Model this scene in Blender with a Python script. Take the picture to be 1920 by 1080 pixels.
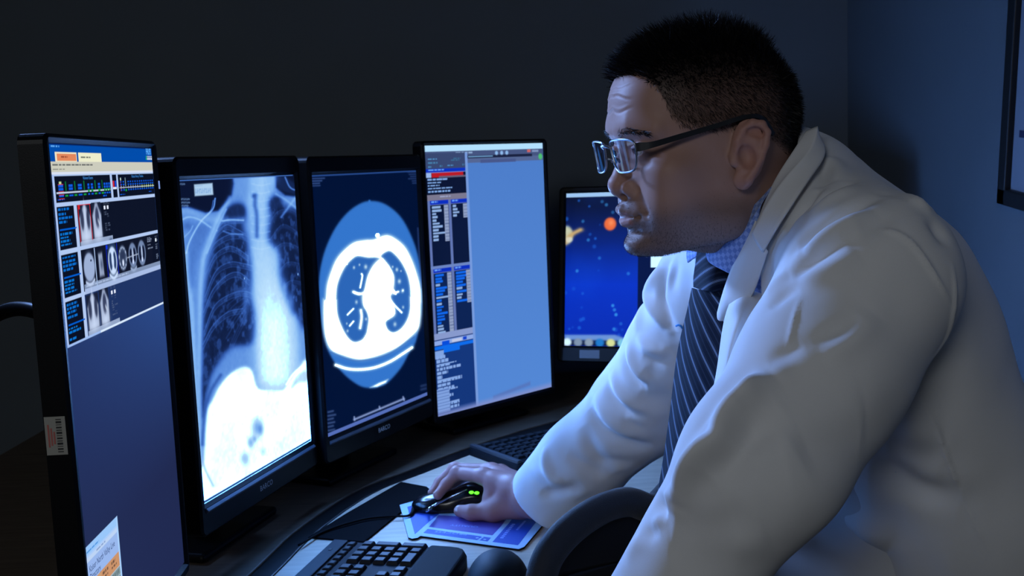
import bpy, bmesh, math, random
import numpy as np
from mathutils import Vector, Matrix

for o in list(bpy.data.objects):
    bpy.data.objects.remove(o)
SC = bpy.context.scene
COL = SC.collection
rng = np.random.default_rng(7)
random.seed(7)

# ------------------------------------------------------------------ camera
FPX, PITCH, ROLL = 1985.9, 0.117709, -0.0408966
CAMPOS = np.array([0.0, 0.0, 1.285])
_f = np.array([0, math.cos(PITCH), -math.sin(PITCH)])
_r0 = np.array([1.0, 0, 0])
_u0 = np.cross(_r0, _f)
CR = math.cos(ROLL) * _r0 + math.sin(ROLL) * _u0
CU = -math.sin(ROLL) * _r0 + math.cos(ROLL) * _u0
CF = _f
cam_d = bpy.data.cameras.new('camera')
cam = bpy.data.objects.new('camera', cam_d)
COL.objects.link(cam)
cam.matrix_world = Matrix(((CR[0], CU[0], -CF[0], CAMPOS[0]), (CR[1], CU[1], -CF[1], CAMPOS[1]),
                           (CR[2], CU[2], -CF[2], CAMPOS[2]), (0, 0, 0, 1)))
cam_d.sensor_width = 36.0
cam_d.lens = FPX / 1920 * 36
cam_d.clip_start = 0.05
cam_d.dof.use_dof = True
cam_d.dof.focus_distance = 1.08
cam_d.dof.aperture_fstop = 16.0
SC.camera = cam

# ------------------------------------------------------------------ light and exposure
SC.view_settings.view_transform = 'Standard'
SC.view_settings.look = 'None'
SC.view_settings.exposure = 0.0
SC.view_settings.gamma = 1.0
SC.view_settings.use_curve_mapping = False
wd = bpy.data.worlds.new('world')
SC.world = wd
wd.use_nodes = True
wd.node_tree.nodes['Background'].inputs[0].default_value = (0.40, 0.50, 0.62, 1)
wd.node_tree.nodes['Background'].inputs[1].default_value = 0.05


def area_light(name, loc, target, size, power, col):
    l = bpy.data.lights.new(name, 'AREA')
    l.shape = 'RECTANGLE'
    l.size, l.size_y = size
    l.energy = power
    l.color = col
    o = bpy.data.objects.new(name, l)
    COL.objects.link(o)
    o.location = loc
    o.rotation_euler = (Vector(target) - Vector(loc)).to_track_quat('-Z', 'Y').to_euler()
    return o


# one dim ceiling lamp at the far end of the reading room, behind the photographer
area_light('ceiling_lamp', (-1.35, -2.3, 2.45), (0.3, 1.3, 1.05), (1.2, 0.8), 21.5, (0.90, 0.95, 1.0))
# added bluish fill light behind and above the left monitors, aimed at his face
spot = area_light('added_blue_fill', (-1.12, 1.95, 1.93), (0.14, 1.24, 1.17), (0.22, 0.22), 4.4, (0.25, 0.44, 1.0))
spot.data.spread = math.radians(58)

DESK_Z = 0.74


def P(px, py, d):
    """world point seen at photo pixel (px, py), d metres in front of the lens"""
    return CAMPOS + d * (CF + CR * (px - 960) / FPX + CU * (540 - py) / FPX)


def on_z(px, py, z=DESK_Z):
    v = CF + CR * (px - 960) / FPX + CU * (540 - py) / FPX
    return CAMPOS + v * (z - CAMPOS[2]) / v[2]


def proj(p):
    q = np.asarray(p) - CAMPOS
    d = q @ CF
    return 960 + FPX * (q @ CR) / d, 540 - FPX * (q @ CU) / d


def nrm(v):
    v = np.asarray(v, float)
    return v / np.linalg.norm(v, axis=-1, keepdims=True)


# ------------------------------------------------------------------ helpers
def tag(o, label=None, cat=None, group=None, kind=None):
    if label: o['label'] = label
    if cat: o['category'] = cat
    if group: o['group'] = group
    if kind: o['kind'] = kind
    return o


def empty(name, loc, label=None, cat=None, group=None):
    o = bpy.data.objects.new(name, None)
    o.empty_display_size = 0.05
    COL.objects.link(o)
    o.location = tuple(float(x) for x in loc)
    return tag(o, label, cat, group)


def setparent(o, parent):
    if parent is not None:
        o.parent = parent
        t = Vector(parent.location) if parent.parent is None else Vector((0, 0, 0))   # parts are modelled in room coordinates
        o.matrix_parent_inverse = Matrix.Translation(-t)
    return o


def link(name, me, mat, parent=None, smooth=True):
    if mat is not None:
        me.materials.append(mat)
    if smooth:
        me.polygons.foreach_set('use_smooth', np.ones(len(me.polygons), bool))
    o = bpy.data.objects.new(name, me)
    COL.objects.link(o)
    return setparent(o, parent)


def pymesh(name, v, f):
    me = bpy.data.meshes.new(name)
    me.from_pydata([tuple(map(float, p)) for p in v], [], [tuple(map(int, q)) for q in f])
    me.update()
    return me


def npmesh(name, v, f):
    """fast mesh from an (n,3) array and an (m,k) face array"""
    v = np.ascontiguousarray(v, np.float32)
    f = np.ascontiguousarray(f, np.int32)
    me = bpy.data.meshes.new(name)
    me.vertices.add(len(v))
    me.vertices.foreach_set('co', v.ravel())
    k = f.shape[1]
    me.loops.add(f.size)
    me.loops.foreach_set('vertex_index', f.ravel())
    me.polygons.add(len(f))
    me.polygons.foreach_set('loop_start', np.arange(0, f.size, k, dtype=np.int32))
    me.update(calc_edges=True)
    me.validate()
    return me


def bm_mesh(name, bm):
    me = bpy.data.meshes.new(name)
    bmesh.ops.recalc_face_normals(bm, faces=bm.faces)
    bm.to_mesh(me)
    bm.free()
    return me


def rbox_bm(sx, sy, sz, r=0.003, seg=2, M=None, bm=None):
    b = bmesh.new()
    bmesh.ops.create_cube(b, size=1)
    for v in b.verts:
        v.co = Vector((v.co.x * sx, v.co.y * sy, v.co.z * sz))
    if r > 0:
        bmesh.ops.bevel(b, geom=list(b.edges), offset=r, segments=seg, profile=0.5, affect='EDGES')
    if M is not None:
        bmesh.ops.transform(b, matrix=M, verts=b.verts)
    if bm is None:
        return b
    t = bpy.data.meshes.new('t')
    b.to_mesh(t); b.free()
    bm.from_mesh(t)
    bpy.data.meshes.remove(t)
    return bm


def frame_matrix(o, x, y, z):
    return Matrix(((x[0], y[0], z[0], o[0]), (x[1], y[1], z[1], o[1]), (x[2], y[2], z[2], o[2]), (0, 0, 0, 1)))


def rbox(name, size, M, mat, parent=None, r=0.003, seg=2, smooth=False):
    me = bm_mesh(name, rbox_bm(*size, r=r, seg=seg, M=M))
    o = link(name, me, mat, parent, smooth)
    return o


def tube_arrays(pts, rad, n=10, closed=False, cap=True):
    pts = np.asarray(pts, float)
    m = len(pts)
    rad = np.broadcast_to(np.asarray(rad, float), (m,))
    T = np.gradient(pts, axis=0)
    if closed:
        T = np.roll(pts, -1, 0) - np.roll(pts, 1, 0)
    T = nrm(T)
    N = np.cross(T[0], [0, 0, 1.0])
    if np.linalg.norm(N) < 1e-3:
        N = np.cross(T[0], [1.0, 0, 0])
    N = nrm(N)
    V = []
    a = np.linspace(0, 2 * np.pi, n, endpoint=False)
    for i in range(m):
        N = nrm(N - T[i] * (N @ T[i]))
        B = np.cross(T[i], N)
        V.append(pts[i] + rad[i] * (np.cos(a)[:, None] * N + np.sin(a)[:, None] * B))
    V = np.concatenate(V)
    F = []
    for i in range(m if closed else m - 1):
        j = (i + 1) % m
        for k in range(n):
            l = (k + 1) % n
            F.append((i * n + k, i * n + l, j * n + l, j * n + k))
    F = [tuple(q) for q in F]
    if cap and not closed:
        F.append(tuple(range(n - 1, -1, -1)))
        F.append(tuple(range((m - 1) * n, m * n)))
    return V, F


def tube(name, pts, rad, mat, parent=None, n=10, closed=False):
    V, F = tube_arrays(pts, rad, n, closed)
    return link(name, pymesh(name, V, F), mat, parent, True)


def spline(pts, n=20, closed=False):
    """Catmull-Rom through pts"""
    p = np.asarray(pts, float)
    if closed:
        q = np.concatenate([p[-1:], p, p[:2]])
        segs = len(p)
    else:
        q = np.concatenate([2 * p[:1] - p[1:2], p, 2 * p[-1:] - p[-2:-1]])
        segs = len(p) - 1
    out = []
    for i in range(segs):
        a, b, c, d = q[i], q[i + 1], q[i + 2], q[i + 3]
        t = np.linspace(0, 1, n, endpoint=False)[:, None]
        out.append(0.5 * (2 * b + (c - a) * t + (2 * a - 5 * b + 4 * c - d) * t ** 2 + (3 * b - a - 3 * c + d) * t ** 3))
    if not closed:
        out.append(p[-1:])
    return np.concatenate(out)


def prism(name, outline, axis, mat, parent=None, M=None, r=0.0):
    """flat outline (n,2) extruded from z=axis[0] to z=axis[1] in the frame M, edge rounded by r"""
    b = bmesh.new()
    vs = [b.verts.new((x, y, axis[0])) for x, y in outline]
    f = b.faces.new(vs)
    ext = bmesh.ops.extrude_face_region(b, geom=[f])
    up = [g for g in ext['geom'] if isinstance(g, bmesh.types.BMVert)]
    bmesh.ops.translate(b, verts=up, vec=(0, 0, axis[1] - axis[0]))
    if r > 0:
        ups = set(up)
        es = [e for e in b.edges if e.verts[0] in ups and e.verts[1] in ups]
        bmesh.ops.bevel(b, geom=es, offset=r, segments=2, profile=0.5, affect='EDGES')
    if M is not None:
        bmesh.ops.transform(b, matrix=M, verts=b.verts)
    return link(name, bm_mesh(name, b), mat, parent, False)


# ------------------------------------------------------------------ materials
def mat(name, col, rough=0.5, metal=0.0, spec=0.5, noise=0.0, nscale=40.0, bump=0.0, bscale=200.0, sheen=0.0, emit=None, estr=0.0, coat=0.0):
    m = bpy.data.materials.new(name)
    m.use_nodes = True
    nt = m.node_tree
    b = nt.nodes['Principled BSDF']
    b.inputs['Base Color'].default_value = (*col, 1)
    b.inputs['Roughness'].default_value = rough
    b.inputs['Metallic'].default_value = metal
    b.inputs['Specular IOR Level'].default_value = spec
    b.inputs['Coat Weight'].default_value = coat
    if sheen:
        b.inputs['Sheen Weight'].default_value = sheen
    tc = nt.nodes.new('ShaderNodeTexCoord')
    if noise > 0:
        n = nt.nodes.new('ShaderNodeTexNoise')
        n.inputs['Scale'].default_value = nscale
        n.inputs['Detail'].default_value = 4
        nt.links.new(tc.outputs['Object'], n.inputs['Vector'])
        mx = nt.nodes.new('ShaderNodeMix')
        mx.data_type = 'RGBA'
        mx.inputs[6].default_value = (*[max(0, c * (1 - noise)) for c in col], 1)
        mx.inputs[7].default_value = (*[min(1, c * (1 + noise)) for c in col], 1)
        nt.links.new(n.outputs['Fac'], mx.inputs[0])
        nt.links.new(mx.outputs[2], b.inputs['Base Color'])
    if bump > 0:
        n2 = nt.nodes.new('ShaderNodeTexNoise')
        n2.inputs['Scale'].default_value = bscale
        n2.inputs['Detail'].default_value = 3
        nt.links.new(tc.outputs['Object'], n2.inputs['Vector'])
        bp = nt.nodes.new('ShaderNodeBump')
        bp.inputs['Strength'].default_value = bump
        bp.inputs['Distance'].default_value = 0.002
        nt.links.new(n2.outputs['Fac'], bp.inputs['Height'])
        nt.links.new(bp.outputs['Normal'], b.inputs['Normal'])
    if emit is not None:
        b.inputs['Emission Color'].default_value = (*emit, 1)
        b.inputs['Emission Strength'].default_value = estr
    return m


def attr_mat(name, attr='col', rough=0.5, spec=0.5, bump=0.0, bscale=300.0, sss=0.0, sheen=0.0):
    """base colour from a colour attribute"""
    m = mat(name, (0.5, 0.5, 0.5), rough, spec=spec, bump=bump, bscale=bscale, sheen=sheen)
    nt = m.node_tree
    b = nt.nodes['Principled BSDF']
    a = nt.nodes.new('ShaderNodeAttribute')
    a.attribute_name = attr
    nt.links.new(a.outputs['Color'], b.inputs['Base Color'])
    if sss:
        b.inputs['Subsurface Weight'].default_value = sss
        b.inputs['Subsurface Radius'].default_value = (0.008, 0.003, 0.0015)
        b.inputs['Subsurface Scale'].default_value = 0.6
    return m


def screen_mat(name):
    """a lit panel: emission from the picture stored on the panel, on a matt anti-glare panel"""
    m = bpy.data.materials.new(name)
    m.use_nodes = True
    nt = m.node_tree
    nt.nodes.clear()
    out = nt.nodes.new('ShaderNodeOutputMaterial')
    add = nt.nodes.new('ShaderNodeAddShader')
    df = nt.nodes.new('ShaderNodeBsdfDiffuse')
    df.inputs['Color'].default_value = (.012, .012, .016, 1)
    em = nt.nodes.new('ShaderNodeEmission')
    a = nt.nodes.new('ShaderNodeAttribute')
    a.attribute_name = 'picture'
    nt.links.new(a.outputs['Color'], em.inputs['Color'])
    nt.links.new(em.outputs[0], add.inputs[0])
    nt.links.new(df.outputs[0], add.inputs[1])
    nt.links.new(add.outputs[0], out.inputs[0])
    return m


def set_color(me, name, arr):
    a = me.color_attributes.new(name, 'FLOAT_COLOR', 'POINT')
    c = np.ones((len(me.vertices), 4), np.float32)
    c[:, :3] = arr
    a.data.foreach_set('color', c.ravel())


def s2l(c):
    c = np.asarray(c, float)
    return np.where(c <= 0.04045, c / 12.92, ((c + 0.055) / 1.055) ** 2.4)


M_BLACK = mat('black_plastic', (0.003, 0.003, 0.004), 0.4, spec=0.15, bump=0.05, bscale=900)
M_BLACK_GLOSS = mat('black_gloss_plastic', (0.004, 0.004, 0.006), 0.18, spec=0.5)
M_DARKGREY = mat('dark_grey_plastic', (0.008, 0.010, 0.014), 0.55, spec=0.05, bump=0.05, bscale=900)
M_KEY = mat('key_plastic', (0.009, 0.012, 0.017), 0.45, spec=0.1)
M_SCREEN = screen_mat('lit_screen')


def text_mesh(s, size, align='LEFT', bold=False):
    c = bpy.data.curves.new('txt', 'FONT')
    c.body = s
    c.size = size
    c.align_x = align
    c.resolution_u = 2
    if bold:
        c.offset = size * 0.012
    o = bpy.data.objects.new('txt', c)
    COL.objects.link(o)
    dg = bpy.context.evaluated_depsgraph_get()
    me = bpy.data.meshes.new_from_object(o.evaluated_get(dg))
    bpy.data.objects.remove(o)
    bpy.data.curves.remove(c)
    return me


def text(name, s, size, M, mat_, parent, align='LEFT', sx=1.0, bold=False):
    me = text_mesh(s, size, align, bold)
    me.transform(M @ Matrix.Diagonal((sx, 1, 1, 1)))
    me.materials.clear()
    return link(name, me, mat_, parent, False)
# ------------------------------------------------------------------ the room
WALLC = (0.112, 0.132, 0.150)
M_WALL = mat('painted_wall', WALLC, 0.75, spec=0.2, noise=0.06, nscale=6, bump=0.12, bscale=350)
M_FLOOR = mat('carpet', (0.05, 0.045, 0.04), 0.95, spec=0.1, noise=0.3, nscale=120, bump=0.4, bscale=500)
M_CEIL = mat('ceiling_paint', (0.2, 0.2, 0.2), 0.9, spec=0.1, bump=0.1)
XL, XR, YB, YF, ZC = -1.7, 0.88, 2.75, -1.6, 2.6


def wall(name, c, s, m):
    o = rbox(name, s, Matrix.Translation(c), m, None, r=0.0)
    tag(o, kind='structure')
    return o


wall('floor', ((XL + 2.2) / 2, (YB + YF) / 2, -0.05), (2.2 - XL + .2, YB - YF + .2, 0.1), M_FLOOR)
wall('wall_back', ((XL + XR) / 2, YB + 0.05, ZC / 2), (XR - XL + 0.2, 0.1, ZC), M_WALL)
wall('wall_right', (XR + 0.05, (YB + 0.6) / 2, ZC / 2), (0.1, YB - 0.6, ZC), M_WALL)
wall('wall_left', (XL - 0.05, (YB + YF) / 2, ZC / 2), (0.1, YB - YF, ZC), M_WALL)
wall('ceiling', ((XL + 2.2) / 2, (YB + YF) / 2, ZC + 0.05), (2.2 - XL + .2, YB - YF + .2, 0.1), M_CEIL)

# picture frame hanging a little crooked on the right wall
M_FRAME = mat('black_frame', (0.003, 0.003, 0.004), 0.5)
M_PAPER = mat('picture_paper', (0.16, 0.18, 0.22), 0.6, noise=0.05)
M_INK = mat('picture_ink', (0.01, 0.012, 0.05), 0.6)
_k = (XR - 0.012) / ((1880 - 960) / FPX)
fr0 = P(1878, 381, 1.0) - CAMPOS
fr0 = CAMPOS + fr0 * (XR - 0.012) / fr0[0]          # lower far corner, on the wall
ang = math.radians(5.5)
fx = np.array([0, -math.cos(ang), -math.sin(ang)])     # along the wall, towards the viewer
fz = np.array([0, -math.sin(ang), math.cos(ang)])
fn = np.array([-1.0, 0, 0])
FW, FH, FB = 0.55, 0.42, 0.028
pf = empty('picture_frame', fr0 + fx * FW / 2, 'black framed picture hanging on the right wall behind the man', 'picture frame')
for nm, a, b, w, h in (('frame_bar', FW / 2, FB / 2, FW, FB), ('frame_bar', FW / 2, FH - FB / 2, FW, FB),
                       ('frame_bar', FB / 2, FH / 2, FB, FH), ('frame_bar', FW - FB / 2, FH / 2, FB, FH)):
    rbox(nm, (w, h, 0.02), frame_matrix(fr0 + fx * a + fz * b, fx, fz, fn), M_FRAME, pf, r=0.002)
rbox('print', (FW - FB, FH - FB, 0.006), frame_matrix(fr0 + fx * FW / 2 + fz * FH / 2 - fn * 0.004, fx, fz, fn), M_PAPER, pf, r=0)
for k in range(3):
    rbox('drawn_mark', (0.05 - 0.01 * k, 0.012, 0.001), frame_matrix(fr0 + fx * (0.075 + 0.12 * k) + fz * (0.125 + 0.05 * k) + fn * 0.0, fx, fz, fn), M_INK, pf, r=0)
# ------------------------------------------------------------------ pictures shown on the screens
class Panel:
    """a flat lit panel; c centre, yaw, W x H; the picture is painted on a grid of points"""
    def __init__(s, c, yaw, W, H, nx, ny, tilt=0.0):
        s.c = np.array(c, float)
        s.rt = np.array([math.cos(yaw), math.sin(yaw), 0])
        n0 = np.array([math.sin(yaw), -math.cos(yaw), 0])
        s.n = math.cos(tilt) * n0 + math.sin(tilt) * np.array([0, 0, 1.0])
        s.up = math.cos(tilt) * np.array([0, 0, 1.0]) - math.sin(tilt) * n0
        s.W, s.H, s.nx, s.ny = W, H, nx, ny
        s.U, s.V = np.meshgrid((np.arange(nx)) / (nx - 1), (np.arange(ny)) / (ny - 1))
        pts = s.at(s.U, s.V)
        s.X, s.Y = proj(pts)
        s.img = np.zeros((ny, nx, 3))

    def at(s, u, v, off=0.0):
        u = np.asarray(u)[..., None]; v = np.asarray(v)[..., None]
        return s.c + (u - .5) * s.W * s.rt + (.5 - v) * s.H * s.up + off * s.n

    def uv(s, px, py):
        v = CF + CR * (px - 960) / FPX + CU * (540 - py) / FPX
        p = CAMPOS + v * (((s.c - CAMPOS) @ s.n) / (v @ s.n)) - s.c
        return .5 + p @ s.rt / s.W, .5 - p @ s.up / s.H

    def M(s, u, v, off=0.0006):
        return frame_matrix(s.at(u, v, off), s.rt, s.up, s.n)

    # ---- painting
    def mix(s, a, col):
        a = a[..., None]
        s.img = s.img * (1 - a) + a * np.asarray(col)

    def add(s, a, col):
        s.img = np.clip(s.img + a[..., None] * np.asarray(col), 0, 1)

    def rect(s, u0, v0, u1, v1, col, a=1.0):
        i0, i1 = int(round(u0 * (s.nx - 1))), int(round(u1 * (s.nx - 1)))
        j0, j1 = int(round(v0 * (s.ny - 1))), int(round(v1 * (s.ny - 1)))
        i1 = max(i1, i0 + 1); j1 = max(j1, j0 + 1)
        r = s.img[max(j0, 0):max(j1, 0), max(i0, 0):max(i1, 0)]
        r[...] = r * (1 - a) + a * np.asarray(col)

    def dashes(s, u0, v0, u1, v1, col, rows, fill=0.7, a=1.0, lh=0.55, seed=1, blank=0.0):
        """lines of unreadably small writing"""
        g = np.random.default_rng(seed)
        h = (v1 - v0) / rows
        for r in range(rows):
            if g.random() < blank:
                continue
            u = u0
            end = u0 + (u1 - u0) * (fill + (1 - fill) * g.random()) * (0.45 + 0.55 * g.random())
            while u < end:
                w = (0.012 + 0.03 * g.random()) * min(1, (u1 - u0) * 6)
                s.rect(u, v0 + r * h, min(u + w, end), v0 + (r + lh) * h, col, a)
                u += w + 0.006

    def sd(s, pts, A, B, closed=True):
        """unsigned distance to the polyline and inside mask, in the coordinates A,B"""
        p = np.asarray(pts, float)
        q = np.roll(p, -1, 0) if closed else p[1:]
        p0 = p if closed else p[:-1]
        best = np.full(A.shape, 1e9)
        ins = np.zeros(A.shape, bool)
        for (x0, y0), (x1, y1) in zip(p0, q):
            dx, dy = x1 - x0, y1 - y0
            t = np.clip(((A - x0) * dx + (B - y0) * dy) / (dx * dx + dy * dy + 1e-12), 0, 1)
            best = np.minimum(best, (A - x0 - t * dx) ** 2 + (B - y0 - t * dy) ** 2)
            if closed:
                c = (y0 > B) != (y1 > B)
                ins ^= c & (A < dx * (B - y0) / (dy + 1e-12) + x0)
        return np.sqrt(best), ins

    def poly(s, pts, soft=2.0, smooth=0, px=True):
        A, B = (s.X, s.Y) if px else (s.U, s.V)
        p = spline(pts, smooth, True) if smooth else np.asarray(pts, float)
        m = soft * 3
        bb = (A > p[:, 0].min() - m) & (A < p[:, 0].max() + m) & (B > p[:, 1].min() - m) & (B < p[:, 1].max() + m)
        out = np.zeros(A.shape)
        if bb.any():
            d, i = s.sd(p, A[bb], B[bb])
            d = np.where(i, -d, d)
            out[bb] = 1 / (1 + np.exp(np.clip(d / (soft * 0.45), -40, 40)))
        return out

    def line(s, pts, w, smooth=8, px=True):
        A, B = (s.X, s.Y) if px else (s.U, s.V)
        p = spline(pts, smooth) if smooth and len(pts) > 2 else np.asarray(pts, float)
        m = w * 3
        bb = (A > p[:, 0].min() - m) & (A < p[:, 0].max() + m) & (B > p[:, 1].min() - m) & (B < p[:, 1].max() + m)
        out = np.zeros(A.shape)
        if bb.any():
            d, _ = s.sd(p, A[bb], B[bb], False)
            out[bb] = np.exp(-(d / w) ** 2)
        return out

    def blob(s, x, y, rx, ry, px=True, k=1.0):
        A, B = (s.X, s.Y) if px else (s.U, s.V)
        return np.exp(-k * (((A - x) / rx) ** 2 + ((B - y) / ry) ** 2))

    def disc(s, x, y, rx, ry, soft=0.15, px=False):
        A, B = (s.X, s.Y) if px else (s.U, s.V)
        r = np.sqrt(((A - x) / rx) ** 2 + ((B - y) / ry) ** 2)
        return 1 / (1 + np.exp(np.clip((r - 1) / soft * 4, -40, 40)))

    def noise(s, nu, nv, seed, oct=3):
        g = np.random.default_rng(seed)
        out = np.zeros((s.ny, s.nx)); amp = 1.0
        for o in range(oct):
            G = g.normal(size=(nv + 2, nu + 2))
            fu = s.U * nu; fv = s.V * nv
            i = np.minimum(fu.astype(int), nu); j = np.minimum(fv.astype(int), nv)
            a = fu - i; b = fv - j
            a = a * a * (3 - 2 * a); b = b * b * (3 - 2 * b)
            out += amp * ((G[j, i] * (1 - a) + G[j, i + 1] * a) * (1 - b) + (G[j + 1, i] * (1 - a) + G[j + 1, i + 1] * a) * b)
            amp *= .5; nu *= 2; nv *= 2
        return out

    def build(s, parent, boost=0.0, gain=1.0, bcol=(.02, 1.05, 3.0)):
        lin = s2l(np.clip(s.img, 0, 1)) * gain
        lum = s.img @ np.array([.3, .5, .2])
        w = np.clip((lum - .85) / .12, 0, 1) ** 2.2
        lin = lin + boost * w[..., None] * np.array(bcol)
        pts = s.at(s.U, s.V).reshape(-1, 3)
        idx = np.arange(s.nx * s.ny).reshape(s.ny, s.nx)
        f = np.stack([idx[1:, :-1], idx[1:, 1:], idx[:-1, 1:], idx[:-1, :-1]], -1).reshape(-1, 4)
        me = npmesh('screen', pts, f)
        set_color(me, 'picture', lin.reshape(-1, 3))
        return link('screen', me, M_SCREEN, parent, False)


def ct_slice(pn, cu, cv, ru, rv, kind=0, seed=0):
    """a small round CT slice thumbnail in panel coordinates"""
    W = np.array([.80, .88, 1.0])
    if kind == 0:      # lung window
        pn.mix(pn.disc(cu, cv - rv * .15, ru * 1.0, rv * 1.1), (.14, .22, .36))
        pn.mix(pn.disc(cu, cv, ru * .92, rv * .8), W)
        pn.mix(pn.disc(cu - ru * .42, cv, ru * .3, rv * .5, .2), (.18, .26, .42))
        pn.mix(pn.disc(cu + ru * .42, cv, ru * .3, rv * .5, .2), (.18, .26, .42))
        pn.mix(pn.disc(cu, cv - rv * .05, ru * .25, rv * .45, .2), W)
        pn.mix(pn.line([(cu - ru * .8, cv + rv * .75), (cu, cv + rv * .98), (cu + ru * .8, cv + rv * .75)], ru * .1, 6, False), W)
    elif kind == 1:    # bone/soft tissue
        pn.mix(pn.disc(cu, cv, ru, rv) * .9, (.26, .32, .44))
        r = np.sqrt(((pn.U - cu) / ru) ** 2 + ((pn.V - cv) / rv) ** 2)
        pn.mix(np.exp(-((r - .82) / .1) ** 2) * (.6 + .4 * np.sin(np.arctan2(pn.V - cv, pn.U - cu) * 14)), (.75, .82, .95))
        pn.mix(pn.disc(cu, cv + rv * .35, ru * .2, rv * .3, .3), (.85, .9, 1))
        pn.mix(pn.disc(cu, cv - rv * .2, ru * .5, rv * .35, .4) * .5, (.1, .14, .26))
    else:              # pale mediastinal window
        pn.mix(pn.disc(cu, cv, ru, rv), (.45, .53, .68))
        pn.mix(pn.disc(cu - ru * .42, cv, ru * .34, rv * .58, .2), (.07, .1, .2))
        pn.mix(pn.disc(cu + ru * .42, cv, ru * .34, rv * .58, .2), (.07, .1, .2))
        pn.mix(pn.disc(cu, cv - rv * .05, ru * .22, rv * .5, .3), (.65, .72, .85))
        pn.mix(pn.disc(cu, cv + rv * .5, ru * .2, rv * .2, .3), (.8, .86, 1))
        if kind == 2:
            pn.mix(pn.line([(cu - ru * .7, cv + rv * 1.0), (cu, cv + rv * 1.18), (cu + ru * .7, cv + rv * 1.0)], ru * .1, 6, False), (.6, .68, .82))


def chest_thumb(pn, u0, v0, u1, v1, side=False):
    W = (.66, .72, .84)
    pn.rect(u0, v0, u1, v1, (.10, .13, .22))
    cu, w, h = (u0 + u1) / 2, u1 - u0, v1 - v0
    pn.mix(pn.poly([(u0 + .08 * w, v1), (u0 + .04 * w, v0 + .35 * h), (u0 + .3 * w, v0 + .12 * h), (cu - .1 * w, v0), (cu + .1 * w, v0),
                    (u1 - .3 * w, v0 + .12 * h), (u1 - .04 * w, v0 + .35 * h), (u1 - .08 * w, v1)], .004, 0, False), W)
    if not side:
        for sg in (-1, 1):
            pn.mix(.85 * pn.disc(cu + sg * .25 * w, v0 + .4 * h, .13 * w, .3 * h, .35), (.13, .16, .27))
        pn.mix(.6 * pn.disc(cu, v0 + .35 * h, .06 * w, .5 * h, .4), (.85, .9, 1))
    else:
        pn.mix(.85 * pn.disc(cu + .02 * w, v0 + .42 * h, .2 * w, .3 * h, .35), (.15, .18, .3))
        pn.mix(.7 * pn.line([(cu + .1 * w, v0 + .5 * h), (cu + .2 * w, v0 + .6 * h)], .05 * w, 0, False), (.9, .95, 1))
    pn.mix(.8 * pn.blob(cu, v1 - .12 * h, .38 * w, .2 * h, False), (.8, .86, .97))


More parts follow.
